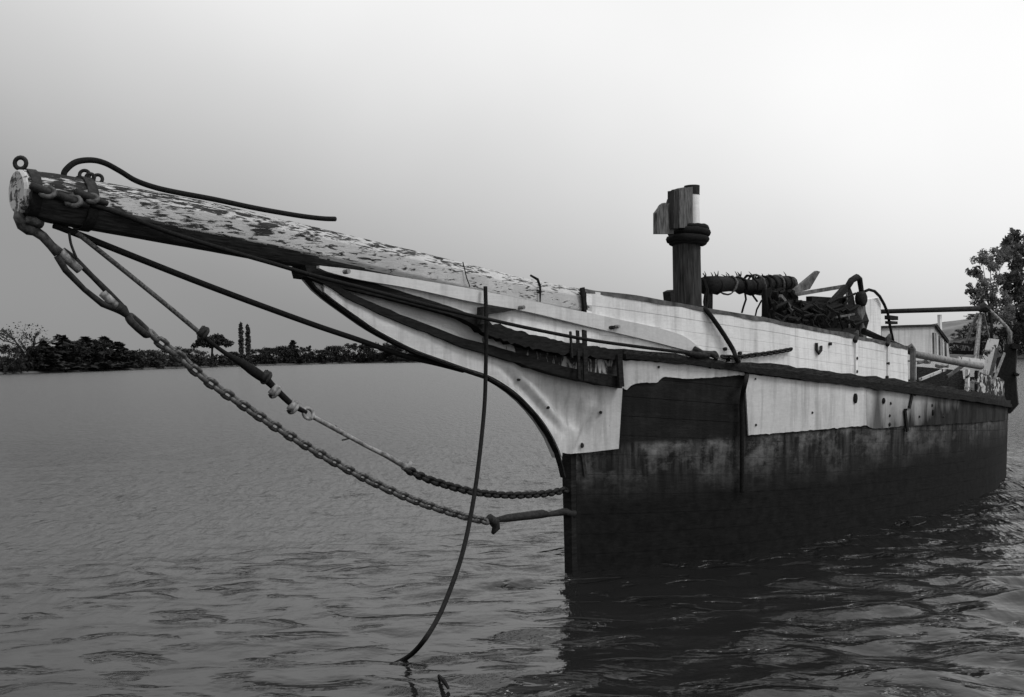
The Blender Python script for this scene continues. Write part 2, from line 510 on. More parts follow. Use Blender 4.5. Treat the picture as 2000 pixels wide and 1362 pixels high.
# ------------------------------------------------------------------ trees
def leaf_cloud(mb, c, rad, n, size, r_, flat=1.0):
    for _ in range(n):
        d = Vector((r_.gauss(0, 1), r_.gauss(0, 1), r_.gauss(0, 1))).normalized() * (r_.random() ** .45)
        q = c + Vector((d.x * rad[0], d.y * rad[1], d.z * rad[2]))
        u = Vector((r_.gauss(0, 1), r_.gauss(0, 1), r_.gauss(0, 1) * flat)).normalized()
        w = u.orthogonal().normalized(); w = Matrix.Rotation(r_.random() * 6.28, 3, u) @ w
        s = size * (.6 + .8 * r_.random()); e = u.cross(w)
        i = mb.add([q - w * s, q + e * s * .55, q + w * s, q - e * s * .55]); mb.f.append((i, i + 1, i + 2, i + 3))

def tree_meshes(kind, seed):
    """unit-height tree (1 m): crown and trunk meshes round the origin"""
    r_ = random.Random(seed); cr = MB(); tr = MB()
    if kind == 'conifer':
        tr.tube([(0, 0, 0), (0, 0, .5), (0, 0, .97)], [.022, .014, .003], 6)
        for k in range(15):
            z = .08 + .88 * k / 14; w = .27 * (1 - z) ** .8 + .012; m = max(3, int(9 * (1 - z)))
            for j in range(m):
                a = r_.random() * 6.28; d = w * (.55 + .5 * r_.random())
                leaf_cloud(cr, Vector((math.cos(a) * d * .7, math.sin(a) * d * .7, z)), (w * .5, w * .5, .04), 20, .05, r_)
    elif kind == 'poplar':
        tr.tube([(0, 0, 0), (.004, 0, .5), (0, 0, .95)], [.016, .01, .003], 6)
        for k in range(70):
            z = .1 + .88 * k / 69; w = .052 * math.sin(math.pi * min(1, (z - .05) * 1.0)) ** .5 + .006
            a = r_.random() * 6.28
            leaf_cloud(cr, Vector((math.cos(a) * w * .5, math.sin(a) * w * .5, z)), (w * .7, w * .7, .04), 30, .026, r_)
    elif kind == 'bare':
        def br(p, d, ln, rad, lv):
            e = p + d * ln; m_ = p + d * ln * .5 + Vector((r_.gauss(0, .03), r_.gauss(0, .03), .01)) * ln
            tr.tube([p, m_, e], [rad, rad * .85, rad * .7], 5 if lv < 2 else 3)
            if lv < 5:
                for _ in range(3 if lv < 4 else 2):
                    q = (d + Vector((r_.gauss(0, .5), r_.gauss(0, .5), r_.gauss(.12, .3)))).normalized()
                    br(e - d * ln * r_.random() * .3, q, ln * (.62 + .2 * r_.random()), max(.0055, rad * .66), lv + 1)
        br(Vector((0, 0, 0)), Vector((0, 0, 1)), .26, .03, 0)
        leaf_cloud(cr, Vector((0, 0, .6)), (.3, .3, .25), 300, .014, r_)
    elif kind == 'umbrella':
        tr.tube([(0, 0, 0), (.06, .02, .3), (.02, 0, .6)], [.04, .03, .02], 6)
        for a, b in (((.05, .02, .33), (-.3, .05, .72)), ((.05, .02, .4), (.32, 0, .74)), ((.03, 0, .5), (.05, .25, .78))):
            tr.tube([a, (Vector(a) + Vector(b)) / 2 + Vector((0, 0, -.03)), b], [.02, .015, .008], 5)
        for k in range(90):
            a = r_.random() * 6.28; d = r_.random() ** .5 * .46
            leaf_cloud(cr, Vector((math.cos(a) * d + .03, math.sin(a) * d, .58 + .36 * r_.random() ** .6 * (1 - (d / .52) ** 2))), (.1, .1, .07), 40, .036, r_)
    else:
        tr.tube([(0, 0, 0), (.01, .01, .3), (0, .01, .6)], [.035, .026, .014], 6)
        for k in range(5):
            a = k * 1.26 + r_.random(); tr.tube([(0, 0, .2 + .05 * k), (math.cos(a) * .2, math.sin(a) * .2, .5 + .06 * k)], [.016, .006], 5)
        for k in range(80 if kind == 'round' else 70):
            a = r_.random() * 6.28; z = .05 + .89 * r_.random()
            w = (.42 if kind == 'round' else .62) * math.sin(math.pi * min(.97, max(.3, z * .92))) ** .6; d = w * r_.random() ** .5
            leaf_cloud(cr, Vector((math.cos(a) * d, math.sin(a) * d, z)), (.11, .11, .1), 42, .034, r_)
    top = max(v.z for v in cr.v + tr.v); ext = [abs(v.x) for v in cr.v] + [abs(v.y) for v in cr.v]
    ext.sort(); w = 2 * ext[int(len(ext) * .985)]
    for m in (cr, tr):
        m.v = [Vector((v.x / w, v.y / w, v.z / top)) for v in m.v]
    return cr, tr

TREE_CACHE = {}
def tree(name, kind, var, loc, height, width, rot, label, cat='tree', group=None, leaf=None):
    key = (kind, var, leaf)
    root = empty(name, Matrix.Translation(loc), label, cat, group)
    scale = Matrix.Diagonal((width, width, height, 1)) @ Matrix.Rotation(rot, 4, 'Z')
    if key not in TREE_CACHE:
        cr, tr = tree_meshes(kind, hash((len(kind), ord(kind[0]), var)) % 9999)
        I = Matrix.Identity(4); MW[root.name] = I
        a = obj('crown', cr, leaf or M['leaf'], root); b = obj('trunk', tr, M['bark'], root)
        MW[root.name] = Matrix.Translation(loc)
        TREE_CACHE[key] = (a, b); a.matrix_local = scale; b.matrix_local = scale
    else:
        for src in TREE_CACHE[key]: dup(src, root, scale)
    return root

def shore_at(px):                       # a point on the far shore at a pixel column
    for (a, b), (u, v) in zip(zip(shore_px, shore_px[1:]), zip(SHORE, SHORE[1:])):
        if a[0] <= px <= b[0]:
            t = (px - a[0]) / (b[0] - a[0]); py = a[1] + (b[1] - a[1]) * t
            return ground(px, py), py
    return SHORE[-4], 707.5

def bank_tree(name, kind, var, px, ytop, wpx, label, group=None, back=6, leaf=None, cat='tree'):
    q, py = shore_at(px)
    if kind == 'conifer' and wpx > 40: wpx *= 1.35
    d = Vector((q.x, q.y, 0)).normalized()
    q = q + d * back; q.z = .6
    _, yb, dep = proj(q)
    h = (yb - ytop) * dep / F; w = wpx * dep / F
    return tree(name, kind, var, q, h, w, rnd.random() * 6.28, label, cat, group, leaf)

G1 = 'trees along the far left shore'
bank_tree('bare_tree', 'bare', 0, 48, 628, 84, 'leafless spreading tree at the far left end of the distant shore', None, 10, M['leaf'])
bank_tree('conifer', 'conifer', 0, 118, 652, 62, 'tallest dark conifer standing just right of the bare tree on the far shore', G1, 4)
bank_tree('conifer', 'conifer', 1, 168, 657, 58, 'dark conifer in the middle of the evergreen clump on the far shore', G1, 5)
bank_tree('conifer', 'conifer', 0, 203, 655, 52, 'dark pointed conifer second from the right end of the evergreen clump', G1, 4)
bank_tree('conifer', 'conifer', 1, 232, 667, 46, 'short dark conifer at the right end of the evergreen clump', G1, 4)
bank_tree('conifer', 'conifer', 0, 86, 664, 50, 'dark conifer under the right edge of the bare tree crown', G1, 3)
for i, (px, yt, w, lab) in enumerate([(10, 672, 56, 'dark bushy tree below the bare tree at the left photo edge'),
        (60, 671, 62, 'dark bushy tree in front of the bare tree trunk'), (142, 664, 64, 'dark rounded tree between the two left conifers'),
        (187, 662, 64, 'dark rounded tree between the two middle conifers'), (256, 681, 56, 'low dark tree right of the evergreen clump'),
        (292, 682, 58, 'grey rounded tree behind the bobstay eye link'), (335, 676, 62, 'grey rounded tree seen just above the chain top'),
        (372, 678, 54, 'rounded tree left of the flat topped tree'), (455, 686, 40, 'low round bush between flat topped tree and poplars'),
        (503, 681, 44, 'low round tree just right of the twin poplars'), (527, 676, 36, 'round tree second to the right of the twin poplars'),
        (556, 674, 42, 'round tree left of the spired conifer'), (592, 677, 36, 'small round tree right of the spired conifer'),
        (624, 681, 38, 'low round tree in a dip of the tree line'), (654, 674, 44, 'round tree in the tree line left of the dark stay'),
        (690, 670, 46, 'round tree in the tree line crossed by the dark stay'), (728, 668, 48, 'round tree just right of where stay crosses tree line'),
        (770, 668, 50, 'dark tree beside the lower edge of the white knee'), (812, 674, 50, 'dark tree half hidden under the white knee'),
        (850, 678, 46, 'last dark tree of the far shore before the white knee')]):
    bank_tree('round_tree', 'round' if i % 3 else 'bush', i % 3, px, yt, w, lab, 'rounded trees along the far shore', 4 + (i % 3) * 2,
              M['leaf_mid'] if 5 <= i <= 7 else M['leaf'])
bank_tree('flat_topped_tree', 'umbrella', 0, 416, 650, 72, 'flat topped umbrella shaped tree on the far shore', None, 6)
bank_tree('poplar', 'poplar', 0, 472, 628, 10, 'left and taller of two slim poplars on the far shore', 'twin poplars on the far shore', 8, M['leaf_mid'])
bank_tree('poplar', 'poplar', 1, 485, 632, 10, 'right and shorter of two slim poplars on the far shore', 'twin poplars on the far shore', 8, M['leaf_mid'])
bank_tree('spired_conifer', 'conifer', 1, 573, 664, 34, 'broad spired conifer in the middle of the far tree line', G1, 5)
bank_tree('spired_conifer', 'conifer', 0, 606, 674, 18, 'narrow spired conifer right of the broad spired conifer', G1, 5)

# low undergrowth that closes the foot of the far tree line
ug = MB(); r_ = random.Random(5)
for a, b in zip(SHORE[1:], SHORE[2:-1]):
    n = int((b - a).length / 2.2)
    for k in range(n):
        q = a + (b - a) * (k / n); d = Vector((q.x, q.y, 0)).normalized()
        leaf_cloud(ug, q + d * (3.0 + r_.random() * 3) + UP * 2.2, (2.6, 2.2, 3.4), 70, .65, r_)
tag(obj('undergrowth', ug, M['leaf']), 'dark low undergrowth along the foot of the far tree line', 'undergrowth', kind='stuff')

# right bank: large leafy tree, darker tree behind, scrub
def big_tree(name, base, trunk_h, clumps, leaf, label, seed, nleaf, size):
    root = empty(name, Matrix.Translation(base), label, 'tree')
    cr, tr = MB(), MB(); r_ = random.Random(seed)
    top = base + UP * trunk_h
    tr.tube([base - UP * .5, base + UP * trunk_h * .5 + Vector((.2, 0, 0)), top], [.42, .33, .24], 8)
    for c, rad in clumps:
        tr.tube([base + UP * trunk_h * (.45 + .5 * r_.random()), (top + c) / 2 + Vector((0, 0, -.5)), c], [.17, .1, .04], 5)
        for _ in range(10):
            o_ = Vector((r_.uniform(-1, 1), r_.uniform(-1, 1), r_.uniform(-.9, .9))) * rad
            leaf_cloud(cr, c + o_, (rad * .5,) * 3, nleaf, size, r_)
    obj('crown', cr, leaf, root); obj('trunk', tr, M['bark'], root, True)
D = 232
def cl(lst, d): return [(at(x, y, d + dz), r * d / F) for x, y, r, dz in lst]
big_tree('leafy_tree', at(1936, 668, D), 9, cl([(1918, 510, 16, 0), (1905, 540, 14, 2), (1935, 500, 16, 4), (1925, 560, 18, -2), (1900, 565, 12, 1), (1945, 530, 18, 3), (1915, 590, 16, -1), (1948, 580, 18, 2), (1960, 500, 16, 5), (1955, 610, 18, 0), (1930, 620, 14, 3)], D),
         M['leaf_near'], 'leafy tree with sunlit left edge at the front of right bank', 21, 60, .3)
D2 = 246
big_tree('tall_tree', at(1995, 672, D2), 12, cl([(1975, 490, 20, 0), (1995, 470, 22, 3), (2020, 480, 24, 2), (1990, 520, 24, -3), (2015, 530, 26, 0), (1975, 560, 24, 2), (2005, 580, 26, 1), (1980, 610, 24, -2), (2020, 620, 28, 0), (2050, 500, 28, 4), (2060, 570, 30, 4), (1998, 640, 24, 0), (2050, 640, 28, 2)], D2),
         leaf_mat('tall_tree_foliage', .04, .14, .4, .25), 'tall dark tree cut off by the right photo edge', 22, 90, .45)
hill_o = bpy.data.objects['right_hill']
HB = BVHTree.FromPolygons([v.co.copy() for v in hill_o.data.vertices], [tuple(p.vertices) for p in hill_o.data.polygons])
for i, (px, py, w, hh, lab) in enumerate([(1958, 694, 40, 60, 'dark scrub at the waterline below the leafy tree'), (1990, 694, 40, 70, 'dark scrub at the waterline beside the photo edge'),
        (1926, 692, 34, 44, 'dark scrub behind the tripod frame legs'), (1896, 690, 30, 30, 'low scrub at the slope foot left of the tripod'), (1868, 688, 28, 22, 'low scrub at the slope foot beside the cabin end'),
        (2030, 694, 44, 80, 'dark scrub just outside the photo edge'), (1882, 660, 36, 20, 'rounded scrub half way up the grassy slope'),
        (1912, 655, 40, 30, 'rounded scrub on the slope under the leafy tree'), (1905, 622, 30, 12, 'small scrub on the crest of the grassy hill')]):
    r0 = ray(px, py).normalized(); q, _, _, _ = HB.ray_cast(EYE, r0)
    if q is None: q = at(px, py, 235)
    q = q - UP * .4; d = proj(q)[2]
    tree('scrub', 'bush', i % 3, q, hh * d / F, w * 1.2 * d / F, i * 1.1, lab, 'bush', 'scrub on the right bank', M['leaf'] if i in (0, 1, 2, 5) else M['leaf_mid'])

# ------------------------------------------------------------------ the ship
SHIP = empty('sailing_hulk', Matrix.Translation(O) @ Matrix.Rotation(ANG, 4, 'Z'),
             'derelict white and black wooden sailing ship with thick flaking bowsprit and mast stump, afloat', 'ship')
BR = [(-.05, .1), (0, .13), (.3, .33), (.6, .53), (1, .76), (2, 1.15), (3, 1.38), (4, 1.53), (6, 1.7), (8, 1.72), (10, 1.55), (12, 1.15), (13, .85), (14, .42), (14.4, .1)]
BW = [(-.05, .06), (0, .07), (.5, .36), (1, .58), (2, .98), (3, 1.24), (4, 1.42), (6, 1.6), (8, 1.63), (10, 1.5), (12, 1.08), (13, .76), (14, .34), (14.4, .08)]
RAIL_TOP = [(1120, 676), (1215, 684), (1300, 690), (1400, 702), (1450, 708), (1520, 711), (1560, 719), (1650, 730), (1780, 746), (1850, 757), (1900, 766), (1960, 775), (1985, 779)]
RAIL_BOT = [(1120, 690), (1215, 697), (1300, 706), (1400, 717), (1450, 724), (1550, 738), (1650, 750), (1760, 765), (1850, 777), (1900, 783), (1960, 793), (1985, 797)]
BUL_TOP = [(1120, 566), (1155, 569), (1230, 580), (1310, 593), (1385, 606), (1480, 622), (1560, 637), (1640, 652), (1700, 664), (1785, 682), (1800, 685)]
ZB = -.5
zr_cache = [(s / 4, side_z(RAIL_BOT, s / 4, smooth(BR, s / 4))) for s in range(0, 49)]
# aft of the turn of the quarter the sheer keeps level
zlast = zr_cache[-1]
zr_cache = [q for q in zr_cache if q[0] <= 10] + [(12, side_z(RAIL_BOT, 12, 1.15)), (13.2, side_z(RAIL_BOT, 13.2, .8))]
zr_cache.append((14.6, zr_cache[-1][1] + .03))
def zr(s): return interp(zr_cache, s)
def hb(s, z):
    t = max(0, min(1, (z - ZB) / (zr(s) - ZB)))
    a, b = smooth(BW, s), smooth(BR, s)
    return a + (b - a) * t ** 1.15
ST = [-.05, 0, .15, .3, .5, .75] + [1 + .4 * k for k in range(33)] + [14, 14.2, 14.4]
NT = 13
def hull_pt(s, t, side=1, off=0.0):
    z = ZB + (zr(s) - ZB) * t
    return sh(s, side * (hb(s, z) + off), z)
def hull_grid(off, n, side=1):
    return [[hull_pt(s, k / n, side, off) for k in range(n + 1)] for s in ST]
# backing hull, both sides with stem and stern closed
mb = MB()
g1 = hull_grid(-.045, 10, 1); g2 = hull_grid(-.045, 10, -1)
rings = [a + b[::-1] for a, b in zip(g1, g2)]
mb.loft(rings, closed=True, caps=True)
hullo = obj('hull', mb, M['hull'], SHIP)
# strakes: every plank run of the side a piece of its own
for side in (1, -1):
    for k in range(NT):
        t0, t1 = k / NT + .0005, (k + 1) / NT - (.0012 if k > NT - 5 else .0005)
        jit = rnd.uniform(-.003, .003) if k > NT - 5 else rnd.uniform(-.0015, .0015)
        mb = MB()
        mb.loft([[hull_pt(s, t0, side, -.05), hull_pt(s, t0, side, jit), hull_pt(s, t1, side, jit + .001), hull_pt(s, t1, side, -.05)] for s in ST])
        o = obj('hull_plank', mb, M['hull'], SHIP)
# ray target: port side and the plane of the knee
tv, tf = [], []
gg = hull_grid(.004, 12, 1)
for i in range(len(gg)):
    for j in range(13): tv.append(gg[i][j])
for i in range(len(gg) - 1):
    for j in range(12): tf.append((i * 13 + j, (i + 1) * 13 + j, (i + 1) * 13 + j + 1, i * 13 + j + 1))
kn = len(tv)
tv += [sh(-6, .075, 1.0), sh(.12, .075, 1.0), sh(.12, .075, 5), sh(-6, .075, 5)]
tf.append((kn, kn + 1, kn + 2, kn + 3))
BV = BVHTree.FromPolygons(tv, tf)
def hit(px, py):
    r = ray(px, py).normalized()
    loc, nrm, i, d = BV.ray_cast(EYE, r)
    if loc is None:
        return on_p(px, py, .075), PT
    if nrm.dot(r) > 0: nrm = -nrm
    return loc, nrm
def skin(px, py, off):
    q, n = hit(px, py); return q + n * off

def wob(x, a, f, seed): return a * noise.noise(Vector((x * f, seed, 0)))
def plate(name, pxs, top, bot, rows, off, mat, label=None, dent=None, ragged=0.0, seed=1, lean=None, fair=0):
    grid = []; nrm = []; dents = []
    for x in pxs:
        yt = interp(top, x) + wob(x, ragged, .08, seed) ; yb = interp(bot, x) + wob(x, ragged, .11, seed + 3)
        c = []; nn = []; dd = []
        for k in range(rows + 1):
            y = yt + (yb - yt) * k / rows
            xx = x + (lean(x, y) if lean else 0)
            q, n = hit(xx, y)
            c.append(q + n * off); nn.append(n); dd.append(dent(xx, y) if dent else 0)
        grid.append(c); nrm.append(nn); dents.append(dd)
    for _ in range(fair):                 # fair the sheet across the hollow where the side meets the knee
        new = [list(c) for c in grid]
        for i in range(1, len(grid) - 1):
            for j in range(len(grid[0])):
                m_ = (grid[i - 1][j] + grid[i + 1][j]) / 2; d_ = m_ - grid[i][j]
                if d_.dot(nrm[i][j]) > 0: new[i][j] = grid[i][j] + d_ * .5
        grid = new
    if dent:
        grid = [[q + nrm[i][j] * max(.008 - off, dents[i][j]) for j, q in enumerate(c)] for i, c in enumerate(grid)]
    mb = MB().slab(grid, lambda i, j: nrm[i][j] * -.022)
    return obj(name, mb, mat, SHIP, 'auto', label=label)
def rng(a, b, st): 
    n = max(1, int(round((b - a) / st))); return [a + (b - a) * k / n for k in range(n + 1)]

KNEE_LOW = [(598, 541), (615, 562), (640, 584), (680, 613), (720, 641), (760, 664), (810, 688), (860, 706), (905, 722), (950, 737), (985, 757), (1015, 780), (1045, 812), (1070, 848), (1088, 884), (1096, 910)]
MOULD = [(600, 536), (640, 552), (680, 577), (740, 604), (800, 629), (850, 648), (900, 668), (960, 684), (1020, 702), (1100, 725), (1160, 738), (1215, 747)]
WL = [(1090, 890), (1110, 886), (1215, 876), (1330, 866), (1455, 850), (1690, 831), (1760, 827), (1900, 817), (1970, 812)]
# knee of the head: solid cutwater under the bowsprit
poly = [on_p(x, y, .075) for x, y in KNEE_LOW]
stem_top = sh(.1, .075, 2.4)
mb = MB()
rings = []
KX = rng(602, 1092, 18)
for x in KX:
    yl = smooth(KNEE_LOW, x); yu = smooth(MOULD, x) + 6
    lo = on_p(x, yl - 1, .075); hi = on_p(x, min(yu, yl - 2), .075)
    rings.append([lo, hi, hi - PT * .11, lo - PT * .11])
mb.loft(rings)
obj('cutwater', mb, M['board'], SHIP)
# painted sheathing on the knee and bow (dented lead/sheet)
def crease(px, py, ax, ay, bx, by, w):
    d = Vector((bx - ax, by - ay)); l = d.length; d /= l
    v = Vector((px - ax, py - ay)); t = v.dot(d) / l; n = v.x * d.y - v.y * d.x
    if t < -.15 or t > 1.15: return 0
    e = min(1, max(0, 1 - abs(t - .5) * 1.6)) ** .5
    return e * math.exp(-(n / w) ** 2)
def bow_dent(x, y):
    return (-.035 * crease(x, y, 1168, 785, 1118, 884, 7) + .04 * crease(x, y, 1150, 785, 1102, 880, 12)
            - .05 * crease(x, y, 985, 728, 1085, 838, 7) + .03 * crease(x, y, 1000, 722, 1098, 832, 7)
            + .05 * crease(x, y, 1090, 745, 1160, 800, 20) - .05 * crease(x, y, 1065, 750, 1110, 830, 16)
            + .006 * noise.noise(Vector((x * .02, y * .02, 1))))
KW = lambda x: smooth(KNEE_LOW, x) - 3
plate('knee_sheathing', rng(628, 1092, 5), [(x, smooth(MOULD, x) + 4) for x in rng(600, 1100, 20)],
      [(x, max(smooth(MOULD, x) + 5, KW(x))) for x in rng(600, 1092, 8)], 34, .045, M['sheath'], dent=bow_dent, seed=2)
plate('bow_sheathing', rng(1092, 1214, 4), [(1092, 727), (1160, 742), (1214, 751)], [(1092, 884), (1100, 888), (1112, 886), (1150, 883), (1214, 876)], 40, .045, M['sheath'],
      dent=bow_dent, ragged=2, lean=lambda x, y: -8 * max(0, (y - 750) / 126) * max(0, (x - 1100) / 114), seed=4, fair=16)
CUT = [(1214, 757), (1222, 762), (1230, 755), (1240, 749), (1262, 747), (1282, 748), (1290, 739), (1300, 736), (1340, 740), (1380, 738), (1420, 735), (1440, 733), (1452, 733)]
RB = lambda x: smooth(RAIL_BOT, x) - 4
plate('upper_sheathing', rng(1215, 1452, 4), [(x, RB(x)) for x in rng(1215, 1452, 20)], CUT, 6, .02, M['sheath'], ragged=2.5, seed=6)
plate('side_sheathing', rng(1453, 1690, 6), [(x, RB(x)) for x in rng(1450, 1692, 20)], [(1453, 850), (1560, 842), (1690, 831)], 14, .02, M['sheath'], ragged=2.5, seed=8,
      lean=lambda x, y: 7 * (1 - (x - 1453) / 237) * (y - 724) / 126)
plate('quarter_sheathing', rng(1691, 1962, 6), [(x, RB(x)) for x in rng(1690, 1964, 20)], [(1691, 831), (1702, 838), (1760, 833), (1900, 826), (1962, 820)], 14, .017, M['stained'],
      'stained aft sheathing darkening towards the stern', ragged=3, seed=9)
# black bar along the fore edge of the knee, down to the stem
mb = MB(); rings = []
EDGE = [on_p(x, y, .06) for x, y in KNEE_LOW] + [on_p(1101, 932, .06)]
for i, q in enumerate(EDGE):
    t = (EDGE[min(i + 1, len(EDGE) - 1)] - EDGE[max(i - 1, 0)]).normalized()
    n = t.cross(PT).normalized()
    if n.dot(AX) > 0: n = -n
    n = n * (1 if True else 1)
    rings.append([q + PT * .035, q + PT * .035 + n * .02, q - PT * .035 + n * .02, q - PT * .035])
mb.loft(rings); obj('stem_band', mb, M['black'], SHIP)
# stem post
mb = MB(); rings = []
for z, w in ((-.6, .06), (.3, .06), (.8, .065), (1.15, .07), (1.5, .07)):
    x0 = -.10 + .02 * z * 0
    rings.append([sh(-.13, -w, z), sh(-.13, w, z), sh(.1, w + .02, z), sh(.1, -w - .02, z)])
mb.loft(rings); obj('stem_post', mb, M['patch'], SHIP)

# lower moulding and upper head rail
def sweep(name, tab_mid, p_tab, h_px, depth_p, mat, step=18, seed=0, jag=0.0, label=None, x0=None, x1=None):
    rings = []
    for x in rng(x0 or tab_mid[0][0], x1 or tab_mid[-1][0], step):
        y = smooth(tab_mid, x); p = interp(p_tab, x); hh = (h_px if not isinstance(h_px, list) else interp(h_px, x)) / 2
        jg = jag(x) if callable(jag) else jag
        a = hh + wob(x, jg, .07, seed); b = hh + wob(x, jg, .16, seed + 5) + max(0, jg - 3)
        t_, b_ = on_p(x, y - a, p), on_p(x, y + b, p)
        rings.append([b_, t_, t_ - PT * depth_p, b_ - PT * depth_p])
    return obj(name, MB().loft(rings), mat, SHIP, label=label)
sweep('moulding', MOULD, [(600, .135), (900, .17), (1000, .2), (1100, .3), (1160, .38), (1215, .48)], [(600, 10), (700, 15), (900, 18), (1100, 20), (1215, 22)], .14, M['black'], seed=1, jag=3)
HEAD = [(604, 533), (625, 540), (700, 557), (800, 584), (900, 614), (960, 641), (1060, 669), (1150, 684), (1216, 691)]
sweep('head_rail', HEAD, [(604, .1), (700, .16), (900, .24), (960, .27), (1060, .33), (1150, .4), (1216, .5)], [(604, 22), (640, 26), (700, 26), (800, 20), (900, 15), (960, 22), (1060, 22), (1150, 17), (1216, 14)], .12, M['black'], seed=3, jag=lambda x: 1 if x < 940 else 8, step=7)
# recessed panel between moulding and head rail, paint burnt and flaked off aft
grid = []
for x in rng(640, 1213, 9):
    p = interp([(640, .08), (900, .13), (1000, .17), (1100, .24), (1213, .42)], x)
    yt, yb = smooth(HEAD, x), smooth(MOULD, x)
    grid.append([on_p(x, yt + (yb - yt) * k / 4, p) for k in range(5)])
obj('head_panel', MB().slab(grid, PT * -.03), M['peel_head'], SHIP)
for x, yt, yb, w in ((1128, 646, 742, 5), (1141, 645, 745, 8), (1114, 648, 700, 3)):   # dark iron straps over the head panel
    p = interp([(1000, .3), (1150, .42)], x)
    obj('head_strap', MB().bar(on_p(x, yt, p - .06), on_p(x + 3, yb, p + .03), .02, w * 12 / F * 1.4, AX), M['black'], SHIP)
obj('head_end_strap', MB().bar(on_p(1209, 694, .5), on_p(1213, 756, .52), .03, .09, AX), M['black'], SHIP)

# bowsprit: eight sided spar
TIPX, ROOTS = 33, 1.4
BS = [(40, 331, 420), (100, 338, 437), (250, 366, 463), (400, 394, 490), (600, 441, 526), (800, 489, 566), (1000, 539, 610), (1140, 566, 634)]
cl_ = []
for x, a, b in BS:
    q = on_p(x, (a + b) / 2, 0); d = proj(q)[2]; cl_.append((spz(q)[0], spz(q)[2], (b - a) / 2 * d / F))
s0 = cl_[0][0]; sN = cl_[-1]
cl_.append((ROOTS, sN[1] + (sN[1] - cl_[-3][1]) / (sN[0] - cl_[-3][0]) * (ROOTS - sN[0]), sN[2]))
ZC = [(a, b) for a, b, c in cl_]; RC = [(a, c) for a, b, c in cl_]
def spar_c(s): return interp(ZC, s), interp(RC, s)
NS, NA = 260, 96
# darker underside: share of the spar height, from the top, where it begins
DARK_FROM = [(-6.4, .46), (-5.75, .54), (-5.4, .64), (-5.0, .73), (-4.3, .70), (-3.7, .76), (-2.5, .8), (2, .8)]
rings = []; offs = []
for k in range(NS + 1):
    s = s0 + (ROOTS - s0) * k / NS
    z, r = spar_c(s); ring = []; of = []
    for j in range(NA):
        a = 2 * math.pi * j / NA
        rr = r * .985 * math.cos(math.pi / 8) / math.cos(((a + math.pi / 8) % (math.pi / 4)) - math.pi / 8) * 1.04
        rr = rr * .8 + r * .2
        rr *= 1 + .014 * noise.noise(Vector((s * 1.5, math.cos(a) * 1.5, math.sin(a) * 1.5))) + .006 * noise.noise(Vector((s * 6, math.cos(a) * 6, math.sin(a) * 6)))
        ring.append(sh(s, math.cos(a) * rr, z + math.sin(a) * rr)); of.append(math.sin(a) * rr / r)
    rings.append(ring); offs.append((s, of))
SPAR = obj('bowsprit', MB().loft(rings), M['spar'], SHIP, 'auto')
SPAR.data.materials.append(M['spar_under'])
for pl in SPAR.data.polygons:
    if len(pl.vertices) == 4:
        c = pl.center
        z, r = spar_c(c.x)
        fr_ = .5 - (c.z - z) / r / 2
        if fr_ > interp(DARK_FROM, c.x) + .02 * noise.noise(Vector((c.x * 4, 0, 3))): pl.material_index = 1
z0, r0 = spar_c(s0)
mb = MB(); mb.loft([[sh(s0 - d, math.cos(a) * r0 * k, z0 + math.sin(a) * r0 * k) for a in [2 * math.pi * j / 20 for j in range(20)]] for d, k in ((-.01, .98), (.012, .98), (.03, .9))])
obj('end_face', mb, M['spar_end'], SPAR)
def band(s, w, name='iron_band', k=1.06):
    z, r = spar_c(s)
    z2, r2 = spar_c(s + w)
    def ring(ss, kk, zz, rr): return [sh(ss, math.cos(a) * rr * kk, zz + math.sin(a) * rr * kk) for a in [2 * math.pi * j / 20 for j in range(20)]]
    mb = MB(); mb.loft([ring(s, 1.0, z, r), ring(s, k, z, r), ring(s + w, k, z2, r2), ring(s + w, 1.0, z2, r2)], caps=False)
    return obj(name, mb, M['iron'], SPAR, 'auto')
band(s0 + .02, .07); band(s0 + .42, .08, k=1.09)
def eye(c, nrm, R_, r, name='eye_bolt', mat='iron'):
    return obj(name, MB().torus(c, nrm, R_, r), M[mat], SPAR, True)
eye(on_p(40, 319, 0), PT * .7 - AX * .7, .042, .017)
obj('eye_bolt', MB().tube([on_p(41, 329, 0), on_p(43, 345, 0)], .022), M['iron'], SPAR)
for x, y, R_, pp in ((165, 342, .036, .02), (176, 347, .03, .05), (191, 350, .034, .02)):
    eye(on_p(x, y, pp), Vector((.2, -1, .1)), R_, .014)
for x, y, R_ in ((93, 376, .046), (143, 393, .05), (180, 388, .036)):
    eye(on_p(x, y, .235), Vector((.3, -.8, .6)), R_, .02, mat='iron_mid')
    obj('eye_plate', MB().tube([on_p(x - 34, y - 14, .215), on_p(x - 8, y - 3, .225), on_p(x + 30, y + 10, .22)], [.028, .036, .02], 8), M['iron'], SPAR, True)
# black bar painted in for the darkness of the gap at the notch
for x, yt, yb in ((1141, 562, 606), ):
    obj('dark_gap_bar', MB().bar(on_p(x - 4, yt, .24), on_p(x + 2, yb, .24), .03, .06, AX), M['black'], SPAR)
obj('scarf_joint', MB().tube([on_p(904, 512, .21), on_p(912, 545, .222), on_p(918, 560, .225)], .006, 5), M['black'], SPAR)
obj('check_strap', MB().tube([on_p(1036, 538, .19), on_p(1050, 546, .22), on_p(1055, 560, .226), on_p(1055, 590, .226)], [.012, .016, .014, .008], 6), M['black'], SPAR)
# black wooden saddle under the bowsprit
mb = MB(); mb.prism([on_p(596, 518, .12), on_p(626, 520, .12), on_p(640, 546, .12), on_p(602, 541, .12)], PT * -.24); obj('saddle', mb, M['black'], SHIP)

